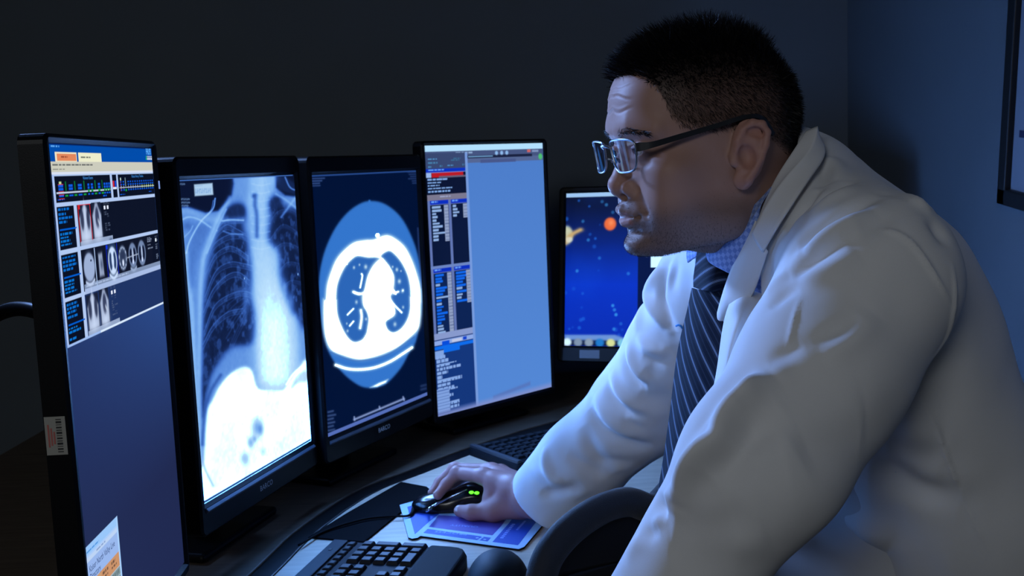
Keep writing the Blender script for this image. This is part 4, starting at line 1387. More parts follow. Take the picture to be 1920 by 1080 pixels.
# fine forehead lines pressed into the skin
_y = np.abs(HLc[:, 1])
for _z0, _am in ((.066, .00075), (.0775, .00065), (.0875, .00035)):
    _zl = _z0 + .0022 * np.sin(_y * 120 + _z0 * 900) - .0010 * (_y / .03) ** 2
    _m = np.exp(-((HLc[:, 2] - _zl) / .0011) ** 2) - .6 * np.exp(-((HLc[:, 2] - _zl - .0026) / .0016) ** 2)
    HV = HV - HN * (_am * _m * ss(.040, .026, _y) * ss(.06, .07, HLc[:, 0]))[:, None]
HN = vnormals(HV, HFc)
#                                        # local coordinates of the skin points


def fade(hl):
    """how much scalp hair grows at local points: 0 bare skin .. 1 full"""
    x, y, z = hl[:, 0], np.abs(hl[:, 1]), hl[:, 2]
    # hairline height on the forehead and temple
    lim = np.interp(x, [-.12, -.090, -.060, -.040, -.020, -.006, .004, .020, .035, .048, .057, .063, .070, .085, .10], [.002, -.004, .004, .022, .040, .040, .040, .040, .043, .049, .060, .082, .0955, .1030, .1065])
    top = ss(-.006, .006, z - lim)
    return top * ss(.0790, .0765, np.where(z < .048, y, 0))


def skin_color(hl):
    x, y, z = hl[:, 0], np.abs(hl[:, 1]), hl[:, 2]
    skin = np.array([.43, .245, .19])
    c = np.tile(skin, (len(hl), 1))
    # warmer nose, ears and cheeks
    w = np.exp(-(((x - .105) / .02) ** 2 + (y / .02) ** 2 + ((z + .012) / .02) ** 2)) * .35 + ss(.076, .084, y) * .5
    c = c * (1 - w[:, None]) + w[:, None] * np.array([.47, .215, .175])
    # lips
    dl = np.minimum(chain(np.stack([x, y, z], 1), [(.0800, .0250, -.0465), (.0915, .0110, -.0425), (.096, 0, -.0415)], [.001, .0046, .0050]),
                    chain(np.stack([x, y, z], 1), [(.0805, .0240, -.0480), (.0905, .0120, -.0530), (.094, 0, -.0550)], [.001, .0056, .0066]))
    w = ss(.0012, -.0006, dl) * .75
    c = c * (1 - w[:, None]) + w[:, None] * np.array([.40, .165, .14])
    # beard shadow: lip, chin and jaw
    jaw = ss(-.022, -.05, z - .30 * np.clip(.03 - x, 0, .06) * 0) * ss(-.035, .0, x + .4 * np.clip(-z - .06, 0, 1) * 0) * ss(-.135, -.115, z)
    mous = np.exp(-(((x - .09) / .02) ** 2 + ((y - .010) / .017) ** 2 + ((z + .033) / .007) ** 2))
    cheek = 1 - np.exp(-(((x - .065) / .025) ** 2 + ((y - .045) / .03) ** 2 + ((z + .022) / .022) ** 2)) * .9
    b = np.clip(jaw * cheek * .62 + mous * .5, 0, .65) * (1 - w)
    c = c * (1 - b[:, None]) + b[:, None] * np.array([.12, .085, .075])
    h = fade(hl)
    k = np.clip(h * (.66 + .32 * ss(.060, .100, z) + .35 * ss(-.045, -.075, x)), 0, .97)
    c = c * (1 - k[:, None]) + k[:, None] * np.array([.012, .010, .010])
    return c


HEADCOL = skin_color(HLc)
# ------------------------------------------------------------------ hair, brows, stubble, eyes, glasses
M_SKIN = attr_mat('skin', 'col', .50, spec=.28, bump=.10, bscale=1600)
M_HAIR = mat('black_hair', (.006, .005, .006), .5, spec=.2)
M_STUB = mat('stubble_hair', (.03, .024, .022), .6, spec=.3)


def strands(name, roots, dirs, lens, width, bend, mat_, parent, seg=3, seed=1, taper=.15):
    """ribbon strands as one mesh; bend adds a sideways droop"""
    g = np.random.default_rng(seed)
    n = len(roots)
    dirs = nrm(dirs)
    side = nrm(np.cross(dirs, g.normal(size=(n, 3))))
    V = np.zeros((n, (seg + 1) * 2, 3))
    p = roots.copy(); d = dirs.copy()
    for k in range(seg + 1):
        w = width * (1 - (1 - taper) * k / seg)
        w = np.broadcast_to(w, (n,))[:, None] * .5
        V[:, 2 * k] = p - side * w
        V[:, 2 * k + 1] = p + side * w
        p = p + d * (lens / seg)[:, None]
        d = nrm(d + bend)
    b = np.arange(n)[:, None] * (seg + 1) * 2
    F = np.concatenate([b + np.array([2 * k, 2 * k + 1, 2 * k + 3, 2 * k + 2]) for k in range(seg)], 0)
    me = npmesh(name, V.reshape(-1, 3), F)
    return link(name, me, mat_, parent, False)


def sample_skin(weight, n, seed):
    """n random points of the head skin, weight per face"""
    g = np.random.default_rng(seed)
    a = np.linalg.norm(np.cross(HV[HFc[:, 1]] - HV[HFc[:, 0]], HV[HFc[:, 2]] - HV[HFc[:, 0]]), axis=1) * weight
    idx = g.choice(len(HFc), n, p=a / a.sum())
    u, v = g.random((n, 1)), g.random((n, 1))
    q = HFc[idx]
    pos = (HV[q[:, 0]] * (1 - u) + HV[q[:, 1]] * u) * (1 - v) + (HV[q[:, 3]] * (1 - u) + HV[q[:, 2]] * u) * v
    return pos, HN[q[:, 0]], HLc[q].mean(1), g


def build_face(body):
    fc = HLc[HFc].mean(1)
    fd = fade(fc)
    # --- scalp hair
    dens = np.where(fd > .35, .10 + 1.3 * ss(.06, .10, fc[:, 2]) + 1.0 * ss(-.045, -.075, fc[:, 0]) * ss(-.01, .02, fc[:, 2]), 0)
    pos, nor, loc, g = sample_skin(dens, 17000, 5)
    x, y, z = loc[:, 0], np.abs(loc[:, 1]), loc[:, 2]
    top = ss(.060, .100, z)
    L = .0030 + .010 * ss(.060, .105, z) + .008 * top * ss(.095, .115, z)
    L = np.where(x < -.045, np.maximum(L, .0035 + .007 * ss(.0, .06, z)), L)
    L = L * (.75 + .5 * g.random(len(L))) + .004 * ss(.06, .09, x) * top
    fr = ss(.045, .085, x) * ss(.085, .1, z)                                     # fringe at the forehead
    comb = np.stack([.55 * top + .55 * fr - .35 * (1 - top), np.zeros_like(x), .30 * top + .22 * fr - .55 * (1 - top) * ss(-.02, .04, z) - .6 * ss(.02, -.02, z)], 1)
    crown = np.exp(-(((x + .035) / .03) ** 2 + (y / .05) ** 2)) * ss(.1, .12, z)
    comb[:, 0] -= 1.0 * crown; comb[:, 2] += .5 * crown
    comb = comb + g.normal(size=comb.shape) * (.16 + .18 * top + .2 * crown)[:, None]
    d = nor * (.55 + .25 * top + .45 * crown)[:, None] + comb @ HROT
    bend = (np.array([.10, 0, -.08]) * (top)[:, None]) @ HROT
    hr = strands('hair', pos - nor * .0015, d, L, .0011 * (.7 + .6 * g.random(len(L))), bend, M_HAIR, body, 3, 6)
    # thick core of the hair under the loose tips
    core = fd > .9
    # --- short faded sides
    dens = np.where((fd > .08) & (fc[:, 2] < .09), 1.0, 0)
    pos, nor, loc, g = sample_skin(dens, 21000, 8)
    L = np.clip(.0018 + .004 * ss(.0, .05, loc[:, 2]), .0015, .006) * (.7 + .6 * g.random(len(pos)))
    d = nor * .6 + (np.array([-.35, 0, -.7]) + g.normal(size=(len(pos), 3)) * .25) @ HROT
    strands('hair_sides', pos - nor * .0004, d, L, .00038, np.zeros(3), M_HAIR, body, 2, 9)
    # --- brows
    for s in (-1, 1):
        g = np.random.default_rng(30 + s)
        n = 420
        t = g.random(n)
        cx = np.interp(t, [0, .5, 1], [.0985, .0960, .0770]); cy = np.interp(t, [0, .5, 1], [.0105, .029, .051]); cz = np.interp(t, [0, .5, 1], [.0405, .0470, .0425])
        q = np.stack([cx, s * cy, cz + (g.random(n) - .5) * .0085 * (1 - .5 * t)], 1)
        loc = unwarp(q)
        w = h2w(loc)
        # push onto the skin
        for _ in range(6):
            dd = head_sdf(w.astype(np.float32))
            e = 1e-3
            gr = np.stack([(head_sdf((w + e * a).astype(np.float32)) - dd) / e for a in np.eye(3)], 1)
            w = w - gr * (dd / np.maximum((gr ** 2).sum(1), .2))[:, None] * .8
        nn_ = nrm(gr)
        dirl = np.stack([-.35 - .3 * t, s * (.9 + 0 * t), .45 - .75 * t], 1) + g.normal(size=(n, 3)) * .2
        strands('eyebrow', w - nn_ * .0005, nn_ * .35 + dirl @ HROT, .0055 + .004 * g.random(n), .0006, np.zeros(3), M_HAIR, body, 2, 40 + s)
    # --- stubble
    x, y, z = fc[:, 0], np.abs(fc[:, 1]), fc[:, 2]
    w = ss(-.030, -.055, z) * ss(-.01, .03, x) + 2.0 * ss(-.058, -.075, z) * ss(.03, .06, x) + 1.2 * np.exp(-(((x - .09) / .02) ** 2 + ((y - .012) / .016) ** 2 + ((z + .033) / .006) ** 2)) + .25 * ss(-.005, -.05, z) * ss(.0, .02, x) * ss(.045, .03, x)
    lip = np.exp(-(((z + .048) / .0075) ** 2)) * (y < .026) * (x > .075)
    w = np.clip(w * (1 - lip), 0, 3) * (x > -.02) * (z > -.112)
    pos, nor, loc, g = sample_skin(w, 9000, 15)
    d = nor * .8 + (np.array([.1, 0, -.6]) + g.normal(size=(len(pos), 3)) * .25) @ HROT
    strands('stubble', pos - nor * .0003, d, .0012 + .0014 * g.random(len(pos)), .00022, np.zeros(3), M_STUB, body, 1, 16)
    # --- eyes
    m_eye = attr_mat('eye', 'col', .12, spec=.6)
    for s in (-1, 1):
        c = h2w(unwarp(np.array([.0715, s * .032, .0245])))
        gaze = nrm(HF * 1.0 + HL * (-.10) + HU * -.06)
        bm = bmesh.new()
        bmesh.ops.create_uvsphere(bm, u_segments=36, v_segments=36, radius=.0140)
        q = Vector(gaze).to_track_quat('Z', 'Y').to_matrix().to_4x4()
        bmesh.ops.transform(bm, matrix=Matrix.Translation(c) @ q, verts=bm.verts)
        me = bm_mesh('eyeball', bm)
        V = np.array([v.co for v in me.vertices])
        a = np.arccos(np.clip((V - c) @ gaze / .0140, -1, 1))
        col = np.where((a < .19)[:, None], (.004, .003, .003), np.where((a < .46)[:, None], (.035, .018, .010), (.62, .56, .54)))
        set_color(me, 'col', col)
        link('eyeball', me, m_eye, body, True)
    return hr


# glasses ---------------------------------------------------------------
M_RIM = mat('grey_metal_rim', (.32, .35, .40), .28, metal=.85)
M_TEMPLE = mat('dark_grey_temple', (.030, .032, .036), .38, metal=.5)
M_LENS = bpy.data.materials.new('lens_glass')
M_LENS.use_nodes = True
_nt = M_LENS.node_tree
_nt.nodes.clear()
_o = _nt.nodes.new('ShaderNodeOutputMaterial'); _mx = _nt.nodes.new('ShaderNodeMixShader'); _tr = _nt.nodes.new('ShaderNodeBsdfTransparent'); _gl = _nt.nodes.new('ShaderNodeBsdfGlossy'); _fr = _nt.nodes.new('ShaderNodeFresnel')
_gl.inputs['Roughness'].default_value = .0
_gl.inputs['Color'].default_value = (.95, .97, 1, 1)
_tr.inputs['Color'].default_value = (.93, .95, .98, 1)
_gm = _nt.nodes.new('ShaderNodeNewGeometry'); _mr = _nt.nodes.new('ShaderNodeMapRange')
_mr.inputs['To Min'].default_value = 2.5; _mr.inputs['To Max'].default_value = 1 / 2.5
_nt.links.new(_gm.outputs['Backfacing'], _mr.inputs['Value']); _nt.links.new(_mr.outputs[0], _fr.inputs['IOR'])
_nt.links.new(_fr.outputs[0], _mx.inputs[0]); _nt.links.new(_tr.outputs[0], _mx.inputs[1]); _nt.links.new(_gl.outputs[0], _mx.inputs[2]); _nt.links.new(_mx.outputs[0], _o.inputs[0])


def build_glasses(body):
    GO = np.array([.1140, 0, .0170])           # bridge centre, head frame
    pant = math.radians(6)
    wrapa = math.radians(7)
    gl = None
    M_ = lambda q: h2w(q)

    def lens_pt(s, a, b, o=0.0):
        """a outward from the bridge, b up, o forward"""
        bow = -.0035 * ((a - .036) / .026) ** 2
        x = -math.sin(wrapa) * (a - .01) + bow + o - b * math.sin(pant) * -1.0
        return GO + np.array([x, s * (a * math.cos(wrapa)), b * math.cos(pant)])

    out = [(.0105, .0135), (.0200, .0172), (.034, .0180), (.050, .0172), (.0605, .0150), (.0632, .0095), (.0618, -.001), (.0585, -.0105), (.0520, -.0148), (.038, -.0160), (.024, -.0150), (.0165, -.0108), (.0125, -.0030)]
    gl = tube('glasses', [M_(lens_pt(1, a, b)) for a, b in spline(out, 5, True)], .00115, M_RIM, body, 8, True)
    gl.name = 'glasses'
    tube('rim', [M_(lens_pt(-1, a, b)) for a, b in spline(out, 5, True)], .00115, M_RIM, gl, 8, True)
    tube('bridge', [M_(q) for q in spline([lens_pt(1, .0112, .0095), GO + np.array([.0025, .004, .0125]), GO + np.array([.0025, -.004, .0125]), lens_pt(-1, .0112, .0095)], 5)], .0015, M_RIM, gl, 8)
    for s in (1, -1):
        op = spline(out, 5, True)
        ctr = np.array([.0375, .0])
        V = [M_(lens_pt(s, *ctr))]; rings = 6; n = len(op)
        for r in range(1, rings + 1):
            V += [M_(lens_pt(s, *(ctr + (q - ctr) * r / rings))) for q in op]
        F = [(0, 1 + i, 1 + (i + 1) % n) for i in range(n)]
        for r in range(rings - 1):
            F += [(1 + r * n + i, 1 + (r + 1) * n + i, 1 + (r + 1) * n + (i + 1) % n, 1 + r * n + (i + 1) % n) for i in range(n)]
        link('lens', pymesh('lens', V, F), M_LENS, gl, True)
        # temple: flat bar from the hinge back over the ear
        e = ear_pt(s, .004, .0335, .0085)
        h0 = lens_pt(s, .0700, .0085) + np.array([-.014, s * .002, .0010]); e1 = e + np.array([.0, s * .0015, .0010])
        pts = spline([lens_pt(s, .0625, .0085), lens_pt(s, .0670, .0085) + np.array([-.004, 0, 0]), h0, h0 + (e1 - h0) * .3, h0 + (e1 - h0) * .65, e1, e + np.array([-.018, -s * .002, -.0035]), e + np.array([-.030, -s * .006, -.020])], 6)
        T = np.gradient(pts, axis=0); T = nrm(T)
        up = np.array([0, 0, 1.0])
        V, F = [], []
        m = len(pts)
        for i in range(m):
            sd = nrm(np.cross(T[i], up)); u2 = np.cross(sd, T[i])
            t = i / (m - 1)
            hgt = np.interp(t, [0, .1, .28, .45, .75, 1], [.0042, .0044, .0030, .0026, .0021, .0022]); wd_ = .0009 + .0006 * (t > .62)
            for (a, b) in ((-1, -1), (1, -1), (1, 1), (-1, 1)):
                V.append(M_(pts[i] + sd * a * wd_ + u2 * b * hgt))
        for i in range(m - 1):
            for k in range(4):
                F.append((i * 4 + k, i * 4 + (k + 1) % 4, i * 4 + 4 + (k + 1) % 4, i * 4 + 4 + k))
        F += [(3, 2, 1, 0), (m * 4 - 4, m * 4 - 3, m * 4 - 2, m * 4 - 1)]
        link('temple', pymesh('temple', V, F), M_TEMPLE, gl, False)
        tube('nose_pad', [M_(lens_pt(s, .0120, -.001, -.001)), M_(lens_pt(s, .0112, -.003, -.005)), M_(lens_pt(s, .0105, -.006, -.0065))], .0014, M_RIM, gl, 6)
    return gl
# ------------------------------------------------------------------ the man: torso, arms, lab coat
N0 = P(1462, 415, 1.165)                                  # base of the neck
BY = math.radians(17)
BF0 = np.array([-math.cos(BY), -math.sin(BY), 0]); BL = np.array([math.sin(BY), -math.cos(BY), 0])
LEAN = math.radians(33)
BS = math.cos(LEAN) * np.array([0, 0, 1.]) + math.sin(LEAN) * BF0      # up the spine
BN = math.cos(LEAN) * BF0 - math.sin(LEAN) * np.array([0, 0, 1.])      # out of the chest
BR = np.stack([BN, BL, BS])


def T(n, l, s):
    """torso frame: n out of the chest, l to his left, s up the spine, from the base of the neck"""
    return N0 + n * BN + l * BL + s * BS


SHN = P(1630, 525, 1.005)       # near (left) shoulder
SHF = P(1345, 540, 1.345)       # far (right) shoulder
ELN = P(1418, 850, .945)
WRN = P(1208, 1200, 1.00)
ELF = P(1210, 755, 1.475)
WRF = P(1022, 930, 1.585)


def torso_sdf(p, g=0.0):
    """g grows the garment over the body"""
    d = ell(p, T(.005, 0, -.165), (.103 + g, .170 + g, .19), BR)
    d = smin(d, ell(p, T(.005, 0, -.36), (.112 + g, .165 + g, .24), BR), .06)
    d = smin(d, ell(p, T(-.01, 0, -.60), (.125 + g, .172 + g, .22), BR), .08)
    d = smin(d, cone(p, T(-.02, 0, .02), T(-.02, 0, -.10), .062 + g, .105 + g), .05)
    d = smin(d, chain(p, [T(-.02, .02, -.010), SHN * .5 + T(-.02, .05, -.02) * .5 + np.array([0, 0, .006]), SHN], [.052 + g, .050 + g, .060 + g], .02), .04)
    d = smin(d, chain(p, [T(-.02, -.02, -.010), SHF * .5 + T(-.02, -.05, -.02) * .5, SHF], [.052 + g, .052 + g, .060 + g], .02), .04)
    d = smin(d, ell(p, T(-.060, .05, -.15), (.045 + g, .09, .11), BR), .05)
    return d


def coat_sdf(p):
    d = torso_sdf(p, .016)
    # near sleeve: hangs wide under the arm
    arm = chain(p, [SHN, SHN * .55 + ELN * .45 + np.array([.004, 0, -.012]), ELN + np.array([.006, 0, -.008]), WRN], [.078, .075, .068, .055], .03)
    d = smin(d, arm, .035)
    arm2 = chain(p, [SHF, SHF * .5 + ELF * .5, ELF, ELF * .4 + WRF * .6, WRF + (ELF - WRF) * .03], [.070, .068, .068, .062, .056], .02)
    d = smin(d, arm2, .03)
    # skirt of the coat
    d = smin(d, cone(p, T(-.03, 0, -.62), T(-.03, 0, -.62) + np.array([.04, 0, -.36]), .17, .19), .08)
    # cut the cuffs square
    for (w, e, cut) in ((WRF, ELF, .0), (WRN, ELN, .0)):
        ax = nrm(w - e)
        near = np.sqrt(((p - w) ** 2).sum(-1)) < .16
        if near.any():
            d[near] = smax(d[near], (p[near] - w) @ ax.astype(np.float32) - .012, .004)
    # hollow cuff
    ax = nrm(ELF - WRF)
    d = smax(d, -cone(p, WRF - ax * .04, WRF + ax * .05, .047, .044), .004)
    ax = nrm(ELN - WRN)
    d = smax(d, -cone(p, WRN - ax * .04, WRN + ax * .05, .052, .050), .004)
    # front opening
    q = (p - N0) @ BR.T.astype(np.float32)
    half = np.interp(q[:, 2], [-.62, -.40, -.20, -.05, .06], [.012, .020, .036, .048, .055])
    slot = np.maximum(np.abs(q[:, 1] - .004) - half, -(q[:, 0] - .035))
    slot = np.maximum(slot, q[:, 2] - .1)
    d = smax(d, -slot, .008)
    # neck opening
    ntop = cone(p, T(.02, 0, -.07), T(.00, 0, .16), .058, .070)
    d = smax(d, -ntop, .010)
    d = np.maximum(d, .30 - p[:, 2])
    return d


def trace(f, px, py, t0=.55, t1=2.2, n=70):
    """distance along the view through plan points to the surface f"""
    v = CF + np.outer(np.asarray(px, float) - 960, CR) / FPX + np.outer(540 - np.asarray(py, float), CU) / FPX
    t = np.full(len(v), t0)
    ln = np.linalg.norm(v, axis=1)
    for _ in range(n):
        d = f((CAMPOS + v * t[:, None]).astype(np.float32))
        t = np.minimum(t + d * .8 / ln, t1)
    return CAMPOS + v * t[:, None], t < t1 - 1e-3


def gradn(f, p, e=1.5e-3):
    return nrm(np.stack([f((p + e * a).astype(np.float32)) - f((p - e * a).astype(np.float32)) for a in np.eye(3)], 1))


# folds: (plan polyline, width m, height m); negative = valley
def zz(x0, y0, s):
    return lambda pts: [(x0 + a / s, y0 + b / s) for a, b in pts]


A1, A2, A3 = zz(1100, 440, 2.346), zz(1400, 240, 2.348), zz(1130, 640, 2.43)
A4 = zz(980, 820, 4.153)
FOLDS = [
    # far sleeve
    (A1([(330, 130), (300, 190), (275, 270), (300, 350), (350, 420)]), .009, .006), (A1([(355, 130), (330, 200), (318, 280), (345, 360), (385, 440)]), .008, -.006),
    (A1([(410, 110), (390, 180), (370, 250)]), .007, -.004), (A1([(385, 120), (365, 180), (350, 250)]), .006, .004),
    (A1([(215, 440), (260, 500), (320, 525), (355, 495)]), .007, .005), (A1([(240, 520), (300, 548), (370, 530)]), .008, -.006),
    (A1([(270, 250), (235, 330), (215, 430)]), .010, .004), (A1([(180, 470), (195, 560), (235, 620), (278, 640)]), .008, .006), (A1([(160, 510), (180, 590), (225, 650), (270, 668)]), .008, -.006),
    (A1([(250, 590), (285, 610), (345, 590)]), .010, -.004),
    (A1([(110, 600), (140, 690), (200, 750), (272, 780)]), .009, .006), (A1([(90, 640), (120, 720), (185, 780), (265, 805)]), .009, -.006),
    (A1([(230, 690), (290, 720), (370, 690)]), .010, -.004), (A1([(160, 800), (220, 812), (265, 840)]), .006, .005), (A1([(150, 825), (215, 835), (262, 858)]), .006, -.004),
    (A1([(15, 740), (45, 830), (120, 900), (220, 930), (300, 915)]), .012, -.007), (A1([(40, 690), (60, 770), (130, 850), (240, 895)]), .012, .005),
    (A1([(-20, 830), (10, 930), (60, 1010), (130, 1050)]), .012, -.005), (A1([(240, 800), (310, 790), (370, 760)]), .012, .004),
    (A4([(170, 60), (180, 200), (240, 320), (330, 330)]), .008, .006), (A4([(330, 140), (430, 190), (560, 280), (640, 270)]), .008, -.006), (A4([(150, 400), (200, 440), (350, 420), (470, 360)]), .009, -.006), (A4([(60, 230), (120, 280), (180, 340)]), .006, .004),
    (A4([(560, 210), (700, 190), (860, 210)]), .008, -.004), (A4([(600, 240), (720, 250), (840, 230)]), .007, .003), (A4([(400, 520), (500, 500), (600, 420)]), .009, -.005),
    # near shoulder: folds running from the collar to the back
    (A2([(250, 365), (330, 310), (400, 270), (460, 230)]), .007, -.006), (A2([(262, 395), (350, 330), (430, 290), (480, 255)]), .008, .005),
    (A2([(215, 530), (300, 455), (380, 400), (470, 345), (600, 285)]), .008, -.007), (A2([(240, 555), (330, 485), (430, 425), (560, 350)]), .010, .006),
    (A2([(195, 650), (250, 610), (330, 560), (440, 500)]), .007, -.008), (A2([(225, 680), (300, 640), (400, 600), (500, 540)]), .010, .005),
    (A2([(290, 955), (370, 915), (430, 880), (500, 820)]), .007, -.006), (A2([(310, 985), (400, 945), (480, 890), (560, 800)]), .012, .005),
    (A2([(160, 470), (200, 400), (260, 330), (330, 250)]), .006, -.006), (A2([(320, 130), (350, 200), (330, 260)]), .008, -.006), (A2([(360, 120), (385, 190), (370, 240)]), .010, .005),
    (A2([(480, 440), (600, 400), (700, 320)]), .012, -.004), (A2([(100, 800), (160, 740), (240, 700)]), .006, -.006), (A2([(70, 760), (130, 690), (190, 640)]), .008, .005),
    (A2([(800, 390), (850, 450), (890, 520)]), .008, -.008), (A2([(700, 290), (780, 350), (860, 350)]), .007, .004), (A2([(250, 950), (180, 990), (90, 1040)]), .006, -.004),
    # near sleeve
    (A3([(705, 150), (680, 220), (660, 295)]), .006, .006), (A3([(640, 320), (580, 380), (520, 470)]), .008, -.006), (A3([(830, 270), (760, 330), (660, 360)]), .012, .006), (A3([(840, 310), (700, 390), (610, 480)]), .014, -.005),
    (A3([(480, 380), (510, 420), (560, 440)]), .007, -.006), (A3([(360, 650), (330, 710), (300, 780)]), .006, .007), (A3([(215, 720), (260, 750), (305, 785)]), .006, -.008), (A3([(225, 690), (290, 690), (340, 700)]), .006, .005),
    (A3([(210, 860), (250, 820), (270, 780)]), .006, .006), (A3([(170, 880), (220, 870), (265, 850)]), .006, -.007), (A3([(110, 990), (160, 920), (220, 880)]), .008, .005),
    (A3([(330, 800), (420, 840), (560, 850), (720, 810)]), .020, -.007), (A3([(340, 760), (450, 780), (600, 770)]), .016, .005), (A3([(300, 930), (450, 900), (600, 900), (760, 860)]), .020, .006), (A3([(300, 980), (450, 960), (620, 960)]), .02, -.005),
    (A3([(500, 640), (650, 580), (850, 540)]), .02, -.005), (A3([(520, 560), (650, 510), (800, 470)]), .02, .005), (A3([(900, 420), (1050, 350), (1200, 300)]), .022, .004), (A3([(880, 520), (1020, 440), (1180, 400)]), .022, -.004),
    (A3([(800, 150), (690, 230), (600, 320), (520, 450), (430, 560), (380, 650), (340, 760)]), .011, .013), (A3([(840, 260), (700, 400), (590, 520), (500, 640)]), .016, -.006),
    # torso side
    (A3([(1180, 560), (1300, 600), (1450, 690), (1650, 720)]), .018, -.008), (A3([(1200, 470), (1350, 500), (1560, 540)]), .018, -.006), (A3([(1250, 430), (1400, 440), (1560, 420)]), .02, .005),
    (A3([(950, 830), (1100, 900), (1250, 990)]), .022, -.007), (A3([(1000, 760), (1150, 820), (1320, 930)]), .022, .006),
]
SEAMS = [
    (A2([(560, 425), (640, 455), (720, 505), (790, 590), (850, 690), (905, 790)]), .0022, .0022), (A2([(905, 600), (912, 700), (905, 800), (880, 910), (800, 1040)]), .0025, .0018),
    (A3([(1410, 190), (1460, 290), (1520, 400), (1580, 560), (1660, 760), (1760, 960)]), .0022, .0022), (A2([(235, 745), (205, 850), (175, 990)]), .0018, .0018),
    (A2([(60, 900), (62, 800), (100, 600), (150, 470), (200, 400), (330, 240)]), .0018, .0016),
]


def seg_dist(V, pts):
    """distance of points V to a 3-D polyline and running parameter"""
    best = np.full(len(V), 1e9); par = np.zeros(len(V))
    L = len(pts) - 1
    for i in range(L):
        a, b = pts[i], pts[i + 1]
        d = b - a
        t = np.clip(((V - a) @ d) / (d @ d + 1e-12), 0, 1)
        q = ((V - a - t[:, None] * d) ** 2).sum(1)
        m = q < best
        best[m] = q[m]; par[m] = (i + t[m]) / L
    return np.sqrt(best), par


def cloth_noise(V, s, seed):
    g = np.random.default_rng(seed)
    out = np.zeros(len(V))
    for k in range(5):
        w = g.normal(size=3); w = w / np.linalg.norm(w) * s * (.6 + .9 * g.random())
        out += np.sin(V @ w + g.random() * 6.28 + 1.2 * np.sin(V @ (g.normal(size=3) * s * .35)))
    return out / 5


def apply_folds(V, N, base, folds, gain=1.65):
    D = np.zeros(len(V))
    for pts, w, h in folds:
        sp = spline(np.array(pts), 5) if len(pts) > 2 else np.array(pts)
        p3, ok = trace(base, sp[:, 0], sp[:, 1])
        p3 = p3[ok]
        if len(p3) < 3:
            continue
        # break where the trace jumps to another surface
        j = np.linalg.norm(np.diff(p3, axis=0), axis=1)
        if j.max() > .08:
            k = int(np.argmax(j)); p3 = p3[:k + 1] if k + 1 >= len(p3) - k - 1 else p3[k + 1:]
            if len(p3) < 3:
                continue
        ln = np.linalg.norm(np.diff(p3, axis=0), axis=1).sum()
        k_ = np.clip(ln / .09, .45, 1.0)
        w, h = w * (1.05 + .5 * (1 - k_)), h * gain * k_
        lo, hi = p3.min(0) - w * 3, p3.max(0) + w * 3
        m = ((V > lo) & (V < hi)).all(1)
        if not m.any():
            continue
        d, t = seg_dist(V[m], p3)
        D[m] += h * np.exp(-(d / w) ** 2) * np.sin(np.pi * np.clip(t, .03, .97)) ** .8
    return V + N * D[:, None]


def build_coat(body, M_COAT):
    lo = np.array([-.10, .72, .32]); hi = np.array([.86, 1.72, 1.42])
    V, F = net(coat_sdf, lo, hi, .0030, lip=1.7)
    V = relax(V, F, 1, .4)
    N = vnormals(V, F)
    V = V + N * (.0022 * cloth_noise(V, 38, 3) + .0012 * cloth_noise(V, 85, 4))[:, None]
    nf = [i for i, f in enumerate(FOLDS) if f[0][0][0] > 1380]
    V = apply_folds(V, N, coat_sdf, [f for i, f in enumerate(FOLDS) if i not in nf])
    V = apply_folds(V, N, coat_sdf, [FOLDS[i] for i in nf], 1.8)
    N2 = vnormals(V, F)
    V = apply_folds(V, N2, coat_sdf, SEAMS)
    me = npmesh('lab_coat', V, F)
    co = link('lab_coat', me, M_COAT, body, True)
    co['label'] = 'white long sleeved lab coat'
    return co


